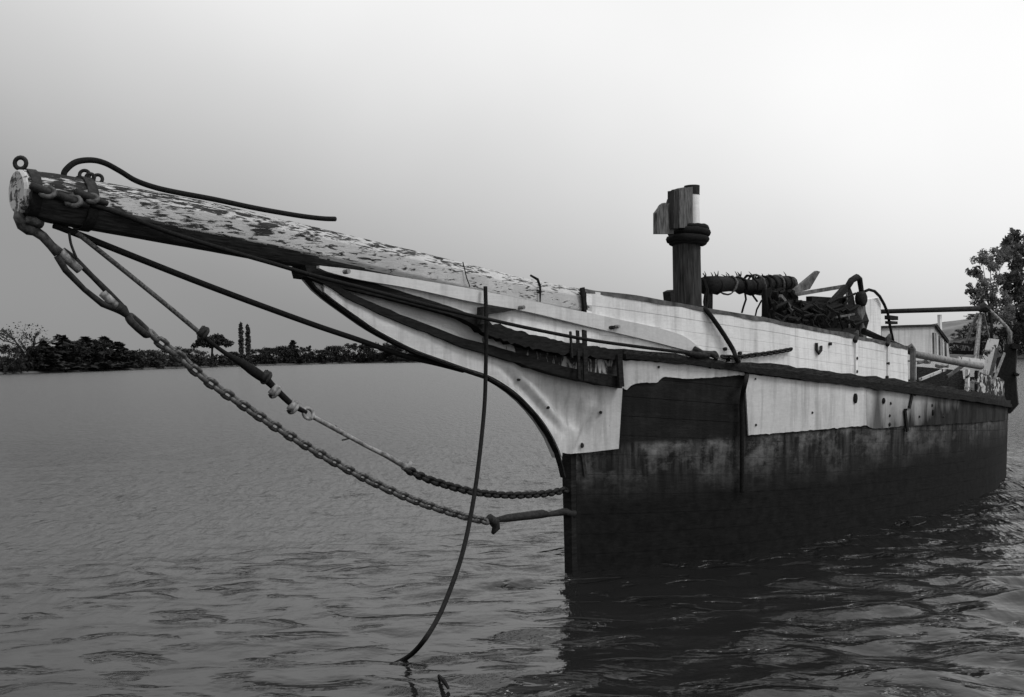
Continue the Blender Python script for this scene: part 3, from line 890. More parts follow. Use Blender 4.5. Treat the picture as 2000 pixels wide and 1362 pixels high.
# white cheek board along the head
CT = [(624, 519), (700, 528), (800, 544), (930, 566), (1100, 601), (1200, 622), (1330, 654), (1375, 686)]
CB = [(624, 524), (640, 531), (700, 546), (800, 563), (900, 585), (930, 591), (1030, 609), (1150, 638), (1250, 661), (1340, 684), (1375, 692)]
def pbul(s): return max(.2, smooth(BR, s) - .05) if s > -.2 else .2
def p_at_bul(px, py, extra=0.0):
    p = .3
    for _ in range(25):
        s, _p, z = spz(on_p(px, py, p)); p = .6 * p + .4 * (pbul(s) + extra)
    return p
grid = []
for x in rng(624, 1375, 14):
    p = max(interp([(624, .21), (900, .265), (1100, .29)], x), p_at_bul(x, smooth(CT, x), .045) if x > 1000 else 0)
    yt, yb = smooth(CT, x), max(smooth(CB, x), smooth(CT, x) + 3)
    grid.append([on_p(x, yt, p), on_p(x, (yt + yb) / 2, p), on_p(x, yb, p)])
CHEEK = obj('cheek_board', MB().slab(grid, PT * -.045), M['board'], SHIP)
for x, y in ((675, 531), (1017, 601), (1193, 640), (1203, 638)):
    q = on_p(x, y, .3 if x < 1100 else p_at_bul(x, y, .05))
    obj('bolt', MB().tube([q - PT * .02, q + PT * .05], .022, 8), M['iron_light'] if x != 1193 else M['iron'], CHEEK)
# head bulwark panel below the cheek board
grid = []
for x in rng(712, 1170, 12):
    p = interp([(712, .15), (942, .2), (1100, .225), (1170, .25)], x)
    yt, yb = smooth(CB, x) - 12, smooth(HEAD, x) + 4
    grid.append([on_p(x, yt + (yb - yt) * k / 3, p) for k in range(4)])
obj('head_bulwark', MB().slab(grid, PT * -.03), M['white'], SHIP)
obj('splintered_block', MB().prism([on_p(940, 600, .31), on_p(958, 598, .31), on_p(1010, 604, .31), on_p(985, 610, .31), on_p(955, 614, .31), on_p(950, 632, .31), on_p(938, 634, .31)], PT * -.06), M['dark_wood'], SHIP)

# bulwark: four strakes each side, capping on top
SB = [.02, .15, .3, .5, .75] + [1 + .35 * k for k in range(15)]
bul = [(s, side_z(RAIL_TOP, s, pbul(s)) - .01, side_z(BUL_TOP, s, pbul(s))) for s in SB]
for side in (1, -1):
    for k in range(4):
        a, b = k / 4 + .001, (k + 1) / 4 - .003
        j = rnd.uniform(-.005, .005)
        rings = []
        for s, zl, zh in bul:
            zz0, zz1 = zl + (zh - zl) * a, zl + (zh - zl) * b; p = pbul(s) + j
            rings.append([sh(s, side * p, zz0), sh(s, side * p, zz1), sh(s, side * (p - .06), zz1), sh(s, side * (p - .06), zz0)])
        obj('bulwark_plank', MB().loft(rings), M['white'], SHIP)
    rings = []
    for i, (s, zl, zh) in enumerate(bul):
        for f in ((0, .5) if i < len(bul) - 1 else (0,)):
            s_, zh_ = (s, zh) if f == 0 else ((s + bul[i + 1][0]) / 2, (zh + bul[i + 1][2]) / 2)
            p = pbul(s_); w = .012 * noise.noise(Vector((s_ * 3, side, 2))); u = .022 + .02 * noise.noise(Vector((s_ * 2.3, side, 7)))
            rings.append([sh(s_, side * (p + .012 + w), zh_ - .03 - w), sh(s_, side * (p + .012 + w), zh_ + u), sh(s_, side * (p - .09), zh_ + u), sh(s_, side * (p - .09), zh_ - .03)])
    obj('capping', MB().loft(rings), M['plank_grey'], SHIP)
# front end of the port bulwark
zl, zh = bul[0][1], bul[0][2]
obj('bulwark_end', MB().bar(sh(-.01, .17, zl + .15), sh(-.01, .17, zh - .02), .05, .13, PT), M['black'], SHIP)

# rubbing rail (worn, two runs) both sides
RS = [.42] + [.5 + .17 * k for k in range(80)] + [14.15]
for side in (1, -1):
    for lo, hi, out, name, mat in ((0, .52, .075, 'rubbing_rail', 'black'), (.52, 1.0, .05, 'rail_capping', 'dark_wood')):
        rings = []
        for s in RS:
            p = smooth(BR, s); z0_ = zr(s) - .02
            hgt = (side_z(RAIL_TOP, s, p) - z0_) if s < 11 else .14
            hgt = max(.1, hgt)
            w = .03 * noise.noise(Vector((s * 2.1, side, lo * 9))); w2 = .03 * noise.noise(Vector((s * 3.7, side, lo * 9 + 4)))
            a = z0_ + hgt * lo + (w2 * .8 if lo == 0 else -.004); b = z0_ + hgt * hi + (w2 * 1.3 if hi == 1 else 0)
            rings.append([sh(s, side * (p + out + w), a), sh(s, side * (p + out + w), b), sh(s, side * (p - .08), b), sh(s, side * (p - .08), a)])
        obj(name, MB().loft(rings), M[mat], SHIP)
# deck
rings = []
for s in ST[2:]:
    p = smooth(BR, s) - .06; z = zr(s) - .12
    rings.append([sh(s, p, z), sh(s, 0, z + .06), sh(s, -p, z), sh(s, -p, z - .05), sh(s, p, z - .05)])
obj('deck', MB().loft(rings), M['deck'], SHIP)

# fittings on the white side: bolts, hawse holes, straps
def knob(name, px, py, w, h, mat, deep=.02):
    q, n = hit(px, py); d = proj(q)[2] / F
    t = n.cross(UP).normalized(); u = t.cross(n)
    if px < 1215: q = q + n * .05
    ring = lambda o_, k: [q + n * o_ + t * math.cos(a) * w * d * k + u * math.sin(a) * h * d * k for a in [2 * math.pi * j / 10 for j in range(10)]]
    obj(name, MB().loft([ring(.0, 1), ring(.02 + deep, 1), ring(.03 + deep, .6)]), M[mat], SHIP)
for x, y, w, h in ((1170, 805, 3, 3), (1134, 869, 3, 5), (1285, 717, 2.5, 2.5), (1473, 740, 2, 2), (1474, 830, 2.5, 2.5), (1584, 806, 2.5, 2.5), (1737, 788, 2.6, 3), (1735, 812, 2.6, 3), (1735, 829, 4, 4), (1793, 814, 2.5, 2.5), (1818, 792, 2.5, 3), (1840, 814, 2, 2), (1005, 742, 3, 2.5), (1062, 796, 3, 3)):
    knob('bolt_head', x, y, w, h, 'iron', .005)
knob('hawse_hole', 1667, 778, 6, 10, 'black', .02); knob('hawse_hole', 1723, 783, 5, 6, 'black', .01); knob('scuttle_rim', 1819, 806, 3, 6, 'black', .01)
def strap(name, pts, w, mat, off=.035, t=.02):
    q = [skin(x, y, off) for x, y in pts]
    mb = MB()
    for a, b in zip(q, q[1:]): mb.bar(a, b, t, w, AX)
    obj(name, mb, M[mat], SHIP)
strap('chain_plate', [(1759, 764), (1763, 800), (1768, 842)], .07, 'black')
strap('chain_plate', [(1778, 768), (1772, 797)], .06, 'iron')
strap('guard_strip', [(1136, 886), (1142, 930)], .05, 'iron', .02)
strap('guard_strip', [(1153, 742), (1158, 772)], .03, 'black', .03)
# scuppers, stanchions and bolts on the white bulwark
def bpt(x, y, e=.02): return on_p(x, y, p_at_bul(x, y, e))
for x, y in ((1599, 684), ):
    obj('fairlead', MB().tube([bpt(x - 4, y - 14), bpt(x - 4, y), bpt(x, y + 7, .03), bpt(x + 5, y, .03), bpt(x + 5, y - 8)], .02, 6), M['iron'], SHIP)
for x, y in ((1622, 672), (1673, 700), (1673, 726), (1735, 710), (1733, 737), (1417, 682), (1423, 704), (1446, 690)):
    q = bpt(x, y); obj('bulwark_bolt', MB().tube([q - PT * .04, q + PT * .015], .022, 8), M['iron'], SHIP)
for x, yt, yb in ((1672, 661, 738), (1735, 668, 750)):
    obj('stanchion', MB().bar(bpt(x, yt, .01), bpt(x, yb, .01), .03, .07, AX), M['white'], SHIP)
    obj('stanchion_head', MB().tube([bpt(x - 2, yt + 6, .03), bpt(x, yt - 6, .0), bpt(x + 3, yt - 14, -.03)], [.035, .045, .02], 7), M['iron'], SHIP)
obj('bulwark_end_post', MB().tube([bpt(1783, 748, -.02), bpt(1783, 682, -.02), bpt(1781, 676, -.05), bpt(1774, 682, -.08)], .045, 8), M['plank_grey'], SHIP)

# mast stump
MS = 2.49
mz0 = zr(MS) - .1
mt = spz(on_p(1345, 362, 0))[2]
mring = spz(on_p(1345, 460, 0))[2]
def cyl(s, p, za, zb, ra, rb, n=18): return MB().loft([[sh(s + math.cos(a) * r, p + math.sin(a) * r, z) for a in [2 * math.pi * j / n for j in range(n)]] for z, r in ((za, ra), (zb, rb))])
MAST = obj('mast_stump', cyl(MS, 0, mz0, mring, .2, .19), M['mast_wood'], SHIP, 'auto')
# upper pipe with open rim
n = 18; zz = [(mring - .02, .105), (mt, .105)]; cx = .06
def prt(dx, r, z): 
    c = on_p(1352, 400, 0); s_, p_, _ = spz(c); 
    return [sh(s_ + math.cos(a) * r, p_ + math.sin(a) * r, z) for a in [2 * math.pi * j / n for j in range(n)]]
obj('mast_pipe', MB().loft([prt(0, .1, mring - .1), prt(0, .1, mt - .12)]), M['white'], MAST, 'auto')
obj('pipe_collar', MB().loft([prt(0, .104, mt - .13), prt(0, .108, mt), prt(0, .08, mt), prt(0, .08, mt - .1)], caps=False), M['iron'], MAST, 'auto')
obj('pipe_plug', MB().loft([prt(0, .079, mt - .09), prt(0, .078, mt - .06)]), M['black'], MAST)
# split timber cheeks on the fore and port side of the pipe
def slat(name, x0, x1, tops, ybot, p, th, mat):
    xs = rng(x0, x1, (x1 - x0) / (len(tops) - 1))
    grid = [[on_p(x, y, p), on_p(x, (y + ybot) / 2, p), on_p(x, ybot, p)] for x, y in zip(xs, tops)]
    obj(name, MB().slab(grid, PT * -th), M[mat], MAST)
slat('mast_cheek', 1327, 1353, [369, 366, 367, 365], 445, .12, .1, 'grey_wood')
slat('mast_cheek', 1316, 1328, [372, 374, 369, 371], 446, .1, .1, 'mast_wood')
slat('splintered_fin', 1283, 1316, [416, 409, 400, 396, 404, 388, 398], 457, .03, .06, 'grey_wood')
for y, R_, r, dx in ((455, .245, .055, 2), (468, .25, .05, -1), (474, .225, .04, 0), (446, .225, .04, 4)):
    c = on_p(1343 + dx, y, 0)
    mb = MB(); mb.torus(c, Vector((.03, .02, 1)), R_, r, 28, 8)
    for i, v in enumerate(mb.v): mb.v[i] = v + Vector((noise.noise(v * 9), noise.noise(v * 9 + Vector((5, 0, 0))), noise.noise(v * 11))) * .016
    obj('rope_grommet', mb, M['rope_dark'], MAST, True)
slat('paint_patch', 1357, 1369, [482, 481, 482], 506, .165, .012, 'white')
obj('mast_bracket', MB().prism([on_p(1309, 570, .08), on_p(1317, 566, .08), on_p(1317, 600, .08), on_p(1312, 600, .08)], PT * -.12), M['black'], MAST)
for k in range(5):
    x = 1376 + k * 2.6
    obj('rope_lashing', MB().tube([on_p(x - 3, 545 + k * 2, .12 - .03 * k), on_p(x + 3, 565, .12 - .02 * k), on_p(x + rnd.uniform(-3, 3), 590, .1), on_p(x + rnd.uniform(-4, 4), 612, .12)], .022, 6), M['rope_dark'], MAST)

# stern: deckhouse, hatch box, quarter bulwark, rudder post
def quad(pts, off): return MB().prism(pts, off)
CB_ = [(1722, 703), (1722, 640), (1828, 637), (1851, 668), (1856, 706)]
CP = .05
HOUSE = obj('deckhouse', quad([on_p(x, y, CP) for x, y in CB_], PT * -1.0), M['cabin'], SHIP)
obj('roof', MB().loft([[on_p(x, y, CP + .05), on_p(x, y - 4, CP + .05), on_p(x, y - 4, CP - 1.05), on_p(x, y, CP - 1.05)] for x, y in ((1716, 641), (1770, 639), (1830, 637.5))]), M['dark_wood'], HOUSE)
obj('corner_trim', MB().bar(on_p(1829, 637, CP + .03), on_p(1852, 668, CP + .03), .03, .07, AX), M['dark_wood'], HOUSE)
for k in range(5):
    x = 1823 + k * 6; yt = 650 + max(0, (x - 1830) * 1.2)
    obj('house_plank', MB().bar(on_p(x, yt, CP + .012), on_p(x + 1, 704, CP + .012), .018, .05, AX), M['cabin'] if k % 2 else M['plank_grey'], HOUSE)
obj('deckhouse', quad([on_p(x, y, .25) for x, y in ((1688, 668), (1690, 586), (1720, 581), (1721, 676))], PT * -.5), M['white'], SHIP, label='tall narrow white hatch house')
obj('short_post', MB().bar(at(1836, 650, 20.5), at(1835, 615, 20.5), .06, .06), M['white'], SHIP)
# quarter bulwark, port, with stripped stanchions
def qb(s): return smooth(BR, s) - .06
grid = []
for s in [9.0 + .25 * k for k in range(20)]:
    z0_ = zr(s) + .1; top = z0_ + .42 + .05 * noise.noise(Vector((s * 2, 1, 1)))
    grid.append([sh(s, qb(s), z0_), sh(s, qb(s), (z0_ + top) / 2), sh(s, qb(s), top)])
obj('quarter_bulwark', MB().slab(grid, PT * -.05), M['peel'], SHIP)
grid = []
for k in range(26):
    s = 7.5 + .26 * k; z0_ = zr(s) - .08; top = z0_ + .62
    grid.append([sh(s, -qb(s) + .05, z0_), sh(s, -qb(s) + .05, (z0_ + top) / 2), sh(s, -qb(s) + .05, top)])
obj('starboard_bulwark', MB().slab(grid, PT * -.05), M['peel'], SHIP)
grid = []
for k in range(9):
    p = -.42 + .84 * k / 8; z0_ = zr(14) - .08
    grid.append([sh(14.02, p, z0_), sh(14.05, p, z0_ + .35), sh(14.1, p, z0_ + .66)])
obj('taffrail', MB().slab(grid, AX * .06), M['peel'], SHIP)
rings = []
for k in range(26):
    s = 7.5 + .26 * k; z = zr(s) + .54
    rings.append([sh(s, -qb(s) - .04, z), sh(s, -qb(s) + .1, z), sh(s, -qb(s) + .1, z + .05), sh(s, -qb(s) - .04, z + .05)])
obj('stern_capping', MB().loft(rings), M['cabin'], SHIP)
for x, y0_, y1_, w in ((1890, 722, 768, 9), (1908, 724, 770, 8), (1925, 722, 772, 9), (1940, 728, 776, 8)):
    d = 17.2 + (x - 1890) * .035
    obj('quarter_stanchion', MB().bar(at(x, y0_, d), at(x - 1, y1_, d), .05, w * d / F, AX), M['peel_white' if x in (1890, 1925) else 'dark_wood'], SHIP)
# big black rudder post with cleats
d = 20.0
POST = obj('rudder_post', MB().loft([[at(x0_, y, d), at(x1_, y, d), at(x1_ + 2, y, d + .25), at(x0_ + 2, y, d + .25)] for x0_, x1_, y in ((1962, 1984, 672), (1960, 1985, 690), (1957, 1983, 720), (1955, 1985, 760), (1952, 1988, 790), (1956, 1972, 808))]), M['black'], SHIP)
obj('post_cleat', MB().bar(at(1976, 676, d - .03), at(1992, 678, d - .03), .08, .1), M['black'], POST)
obj('post_cleat', MB().bar(at(1980, 729, d - .03), at(1989, 733, d - .03), .06, .05), M['black'], POST)
obj('post_cheek', MB().prism([at(1945, 700, d - .1), at(1962, 694, d - .1), at(1960, 780, d - .1), at(1938, 776, d - .1), at(1946, 740, d - .1)], ray(1950, 700) * .12), M['black'], POST)

# ------------------------------------------------------------------ loose gear on deck (things of their own)
def solo(name, mb, mat, label, cat, group=None, shade=False):
    return tag(obj(name, mb, mat, None, shade), label, cat, group)
# rope wrapped spar lying aft of the mast
a, b = on_p(1378, 558, .05), on_p(1545, 556, .0)
sp = empty('wrapped_spar', Matrix.Translation(a), 'thick dark spar wrapped in rope turns lying just aft of the mast stump', 'spar')
pts = [a + (b - a) * k / 8 + UP * (.02 * math.sin(k * 1.1)) for k in range(9)]
obj('spar_body', MB().tube(pts, [.13, .12, .105, .1, .1, .11, .12, .12, .12], 12), M['black'], sp, True)
for k in range(11):
    t = .04 + .94 * max(.01, (k + rnd.uniform(-.3, .3)) / 10) ** .62; c = a + (b - a) * min(.98, max(.02, t))
    mb = MB(); mb.torus(c, (b - a).normalized() + Vector((rnd.uniform(-.2, .4), .1, rnd.uniform(-.45, .45))), .118 + rnd.uniform(0, .03), rnd.uniform(.013, .026), 16, 6)
    for i, v in enumerate(mb.v): mb.v[i] = v + Vector((noise.noise(v * 12 + Vector((k, 0, 0))), noise.noise(v * 12), noise.noise(v * 13 + Vector((0, k, 0))))) * .022
    obj('rope_turn', mb, M['rope_grey' if k % 3 == 1 else 'rope_dark'], sp, True)
tf_ = MB(); r_ = random.Random(8)
for k in range(26):
    c = a + (b - a) * r_.random() + UP * .11 + PT * r_.uniform(-.06, .06)
    e = c + Vector((r_.uniform(-.08, .08), 0, r_.uniform(.03, .1))); tf_.tube([c - UP * .04, (c + e) / 2 + AX * .02, e], [.012, .009, .003], 4)
obj('frayed_strands', tf_, M['rope_dark'], sp)
for x, y0_, pts in ((1455, 572, [(1457, 585), (1452, 600), (1449, 611)]), (1468, 574, [(1473, 581), (1479, 589)])):
    obj('rope_end', MB().tube([on_p(x, y0_, .0)] + [on_p(*q, .0) for q in pts], .016, 6), M['rope_dark'], sp)
solo('rope_tail', MB().tube([on_p(1500, 578, .1), on_p(1487, 588, .1), on_p(1478, 605, .1), on_p(1474, 624, .1)], .014, 6), M['rope_dark'], 'thin rope tail curving down to the bulwark under the wrapped spar', 'rope')
# tangle of hanging net and rope
tg = MB(); r_ = random.Random(11)
for k in range(46):
    x = 1490 + 62 * r_.random(); p = r_.uniform(-.3, .45)
    pts = [on_p(x + r_.uniform(-5, 5), 564 + 8 * r_.random(), p)]
    for y in (585, 605, 625, 645): pts.append(on_p(x + r_.uniform(-7, 9), y + r_.uniform(-5, 5), p))
    tg.tube(pts, [.03 + .02 * r_.random()] * 5, 5)
solo('net_tangle', tg, M['rope_dark'], 'black tangle of old net and rope hanging from the wrapped spar end', 'net')
tg = MB(); r_ = random.Random(17)
for k in range(34):
    x, y = 1508 + 150 * r_.random(), 585 + 50 * r_.random(); p = .5 + .15 * r_.random(); pts = []
    for j in range(5):
        pts.append(on_p(x, y, p)); x += r_.uniform(-6, 20); y += r_.uniform(-10, 16); y = min(y, 600 + (x - 1500) * .28 + 40)
    tg.tube(pts, [.012 + .022 * r_.random()] * 5, 5)
solo('rope_tangle', tg, M['rope_dark'], 'dark tangle of slack rope and wire strewn over the windlass', 'rope')
# windlass: cheeks, drum, crossbeam
wl = empty('windlass', Matrix.Translation(sh(6.4, 0, zr(6.4))), 'dark wooden deck windlass with drum between two cheeks amid the wreckage', 'windlass')
for x, dx in ((1552, 0), (1640, 0)):
    obj('cheek', MB().prism([on_p(x - 22, 668, .35), on_p(x - 16, 600, .35), on_p(x, 583, .35), on_p(x + 18, 600, .35), on_p(x + 20, 668, .35)], PT * -.14), M['black'], wl)
q0, q1 = on_p(1530, 622, .2), on_p(1664, 628, .2)
obj('drum', MB().tube([q0 + (q1 - q0) * k / 6 for k in range(7)], [.3, .3, .24, .26, .24, .3, .3], 10), M['black'], wl)
obj('crossbeam', MB().bar(on_p(1532, 596, .42), on_p(1668, 606, .42), .12, .16), M['black'], wl)
obj('back_boards', MB().prism([on_p(1520, 665, -.3), on_p(1530, 590, -.3), on_p(1668, 596, -.3), on_p(1672, 668, -.3)], PT * -.06), M['black'], wl)
for k, (x, y, r) in enumerate(((1596, 618, .2), (1618, 624, .16))):
    obj('pawl_wheel', MB().tube([on_p(x, y, .40), on_p(x, y, .46)], r, 10), M['iron'], wl)
# loose timbers
def plank(p0, p1, w, h, mat, label, up=UP, name='loose_plank'):
    return solo(name, MB().bar(p0, p1, w, h, up), M[mat], label, 'plank', 'loose planks on the wreckage')
solo('tilted_board', MB().prism([on_p(1545, 575, .2), on_p(1549, 568, .2), on_p(1596, 529, .2), on_p(1602, 531, .2), on_p(1582, 565, .2)], PT * -.05), M['plank_grey'], 'short board sticking up at a slant above the windlass', 'board')
plank(on_p(1550, 576, .25), on_p(1652, 559, .25), .06, .06, 'plank_grey', 'long thin grey batten lying nearly level above the windlass')
plank(on_p(1524, 578, .55), on_p(1556, 618, .55), .05, .05, 'plank_grey', 'short pale batten slanting down across the windlass front')
plank(on_p(1606, 612, .5), on_p(1652, 562, .45), .07, .11, 'black', 'black plank rising to the right against the bent frame')
plank(on_p(1562, 590, .5), on_p(1612, 616, .5), .05, .06, 'dark_wood', 'dark batten slanting down across the pawl wheels')
plank(on_p(1580, 584, .3), on_p(1652, 588, .3), .1, .08, 'black', 'black beam lying level below the thin grey batten')
plank(on_p(1520, 652, .6), on_p(1668, 650, .6), .05, .14, 'black', 'black board lying along the bulwark top beneath the windlass')
plank(on_p(1632, 620, .62), on_p(1668, 614, .62), .03, .03, 'plank_grey', 'thin pale stick beside the bent frame foot')
# bent iron frame with block and canvas
fr = empty('frame_davit', Matrix.Translation(on_p(1675, 655, .4)), 'black bent iron frame shaped like an inverted V at the aft end of wreckage', 'frame')
obj('arch', MB().tube([on_p(1652, 566, .4), on_p(1663, 548, .4), on_p(1673, 542, .4), on_p(1679, 546, .4), on_p(1682, 566, .4), on_p(1684, 590, .4)], [.05, .055, .06, .05, .045, .04], 8), M['black'], fr, True)
obj('leg', MB().loft([[on_p(x0_, y, .42), on_p(x1_, y, .42), on_p(x1_, y, .3), on_p(x0_, y, .3)] for x0_, x1_, y in ((1651, 1659, 556), (1653, 1668, 580), (1656, 1672, 610), (1658, 1680, 640), (1658, 1690, 668))]), M['black'], fr)
obj('leg_edge', MB().tube([on_p(1652, 556, .45), on_p(1654, 590, .45), on_p(1653, 612, .45), on_p(1657, 618, .45), on_p(1659, 640, .45)], .016, 5), M['iron_light'], fr)
q = on_p(1682, 584, .48)
obj('block', MB().tube([q - PT * .07, q - PT * .05, q + PT * .05, q + PT * .07], [.09, .125, .125, .09], 14), M['black'], fr, True)
obj('hanging_canvas', MB().loft([[on_p(x0_, y, .45), on_p((x0_ + x1_) / 2, y, .5), on_p(x1_, y, .45), on_p((x0_ + x1_) / 2, y, .38)] for x0_, x1_, y in ((1673, 1690, 596), (1674, 1692, 615), (1678, 1692, 640), (1682, 1693, 668))]), M['plank_grey'], fr)
# bent pipe and level spar, poles
bp = empty('bent_pipe', Matrix.Translation(on_p(1745, 670, .3)), 'thin black pipe bent over in a hoop beside the white hatch house', 'pipe')
obj('pipe_run', MB().tube([on_p(x, y, .3) for x, y in ((1688, 570), (1697, 566), (1708, 569), (1718, 579), (1727, 595), (1734, 612), (1737, 630), (1741, 650), (1745, 670))], .026, 8), M['black'], bp, True)
obj('clamp', MB().bar(on_p(1733, 620, .32), on_p(1749, 622, .32), .1, .07).bar(on_p(1734, 630, .32), on_p(1748, 631, .32), .1, .05), M['black'], bp)
solo('handrail_pole', MB().tube([on_p(1686, 647, .6), on_p(1735, 668, .8), bpt(1780, 688, -.1)], [.06, .055, .05], 8), M['black'], 'black pole lying down along the bulwark top aft of the frame', 'pole')
solo('grey_pole', MB().tube([bpt(1786, 692, -.12), at(1850, 704, 16.6), at(1916, 716, 17.6)], [.055, .06, .06], 10), M['pipe'], 'grey round pole lying aft from the bulwark end to the white plank', 'pole', None, True)
solo('level_spar', MB().tube([at(1718, 609, 20.2), at(1815, 606, 20.4), at(1912, 603, 20.6)], [.045, .05, .055], 8), M['dark_wood'], 'long thin level spar resting on the stern tripod frame', 'spar', None, True)
tp = empty('tripod_frame', Matrix.Translation(at(1915, 705, 20.9)), 'pale thin legged tripod frame standing at the stern', 'tripod')
hd = at(1921, 604, 20.9)
obj('head', MB().tube([at(1912, 604, 20.8), at(1921, 600, 20.8), at(1930, 606, 20.8)], [.08, .11, .08], 8), M['iron'], tp)
for x, y, dd, r, mt_ in ((1878, 690, 21.3, .036, 'iron_light'), (1904, 702, 20.4, .034, 'iron_light'), (1909, 702, 20.5, .026, 'iron_light'), (1934, 670, 21.3, .022, 'iron_light')):
    obj('leg', MB().tube([at(1916 + (x - 1910) * .2, 612, 20.9), at(x, y, dd)], r, 7), M[mt_], tp)
obj('davit_arm', MB().tube([at(1932, 605, 20.8), at(1950, 622, 20.7), at(1967, 640, 20.6), at(1973, 650, 20.6), at(1972, 678, 20.6)], [.03, .032, .034, .042, .042], 8), M['iron_light'], tp, True)
obj('cross_bar', MB().bar(at(1862, 671, 21), at(1925, 676, 20.6), .03, .05), M['iron'], tp)
obj('lower_bar', MB().bar(at(1860, 688, 21), at(1918, 690, 20.6), .04, .08), M['black'], tp)
solo('leaning_plank', MB().prism([at(1930, 661, 18.6), at(1952, 663, 18.6), at(1945, 690, 18.6), at(1936, 734, 18.6), at(1916, 738, 18.6), at(1913, 716, 18.6)], ray(1930, 700) * .08), M['peel_white'],
     'thick white plank with black flaked holes leaning against the stern post', 'plank')
solo('leaning_plank', MB().bar(at(1948, 680, 18.4), at(1934, 738, 18.4), .03, .06), M['plank_grey'], 'narrow grey batten leaning beside the flaked white plank', 'plank')
for i, (x, y, lab) in enumerate(((1803, 706, 'pale crumpled scrap left of the other on the dark stern bulwark'), (1838, 714, 'pale crumpled scrap right of the other on the dark stern bulwark'))):
    d = 17.5; mb = MB(); r_ = random.Random(40 + i)
    rings = [[at(x + (k - 2) * 6, y + r_.uniform(-5, 3), d), at(x + (k - 2) * 6, y + r_.uniform(2, 7), d), at(x + (k - 2) * 6 + 3, y + r_.uniform(2, 6), d + .12), at(x + (k - 2) * 6 + 3, y - r_.uniform(-1, 4), d + .12)] for k in range(5)]
    solo('rope_scrap', mb.loft(rings), M['rope_grey'], lab, 'scrap', 'crumpled scraps at the stern')
for i, (x0_, y0_, x1_, y1_, w_, m_, lab) in enumerate((
        (1796, 742, 1846, 722, .05, 'peel_white', 'white flaked batten lying across the dark stern locker'),
        (1850, 736, 1884, 712, .06, 'plank_grey', 'grey batten propped up beside the stripped stern stanchions'),
        (1872, 700, 1922, 706, .07, 'peel_white', 'pale board lying level just under the grey round pole'),
        (1938, 752, 1962, 690, .04, 'iron_light', 'pale thin rod leaning against the black rudder post'))):
    solo('broken_batten', MB().bar(at(x0_, y0_, 17.7 + .1 * i), at(x1_, y1_, 18.0 + .1 * i), .03, w_), M[m_], lab, 'batten', 'broken battens at the stern')
solo('deck_clutter', MB().prism([at(1790, 716, 18.3), at(1880, 724, 18.8), at(1885, 770, 18.8), at(1790, 752, 18.3)], ray(1830, 730) * .4), M['dark_wood'], 'dark wooden locker lying inside the bare stern rail', 'locker')

# ------------------------------------------------------------------ rigging
def link_mesh(name, L_, W_, r, mat):
    mb = MB(); n, m = 12, 6; hw = W_ / 2 - r; hl = L_ / 2 - r - hw; rings = []
    for k in range(n):
        a = 2 * math.pi * k / n; cx, cy = math.cos(a), math.sin(a)
        c = Vector((hl * (1 if cx > 1e-6 else -1 if cx < -1e-6 else 0) + cx * hw, cy * hw, 0)); d = Vector((cx, cy, 0))
        rings.append([c + d * r * math.cos(b) + UP * r * math.sin(b) for b in [2 * math.pi * j / m for j in range(m)]])
    i0 = mb.add(rings[0])
    for q in rings[1:]: mb.add(q)
    for k in range(n):
        for j in range(m): mb.f.append((k * m + j, k * m + (j + 1) % m, ((k + 1) % n) * m + (j + 1) % m, ((k + 1) % n) * m + j))
    me = bpy.data.meshes.new(name); me.from_pydata(mb.v, [], mb.f); me.materials.append(mat)
    me.polygons.foreach_set('use_smooth', [True] * len(me.polygons)); me.update()
    return me

def resample(pts, step):
    out = [pts[0].copy()]; acc = 0.0
    for a, b in zip(pts, pts[1:]):
        l = (b - a).length; t = step - acc
        while t <= l:
            out.append(a + (b - a) * (t / l)); t += step
        acc = (acc + l) % step if l + acc >= step else acc + l
    return out

def smooth_pts(pts, n=8):
    out = []
    for i in range(len(pts) - 1):
        p0, p1, p2, p3 = pts[max(i - 1, 0)], pts[i], pts[i + 1], pts[min(i + 2, len(pts) - 1)]
        for k in range(n):
            t = k / n
            out.append(.5 * ((2 * p1) + (p2 - p0) * t + (2 * p0 - 5 * p1 + 4 * p2 - p3) * t * t + (3 * p1 - p0 - 3 * p2 + p3) * t ** 3))
    out.append(pts[-1]); return out

def chain(root, me, pts, step, twist=0.0):
    P = resample(smooth_pts(pts), step); inv = MW[root.name].inverted()
    for i in range(len(P) - 1):
        c = (P[i] + P[i + 1]) / 2; x = (P[i + 1] - P[i]).normalized()
        y0_ = x.cross(UP).normalized(); z0_ = x.cross(y0_)
        a = (math.pi / 2 if i % 2 else 0) + math.pi / 4 + twist * i + rnd.uniform(-.12, .12)
        y = y0_ * math.cos(a) + z0_ * math.sin(a); z = x.cross(y)
        Mx = Matrix((x, y, z)).transposed().to_4x4(); Mx.translation = c
        o = bpy.data.objects.new('link', me); col.objects.link(o); o.parent = root; o.matrix_local = inv @ Mx

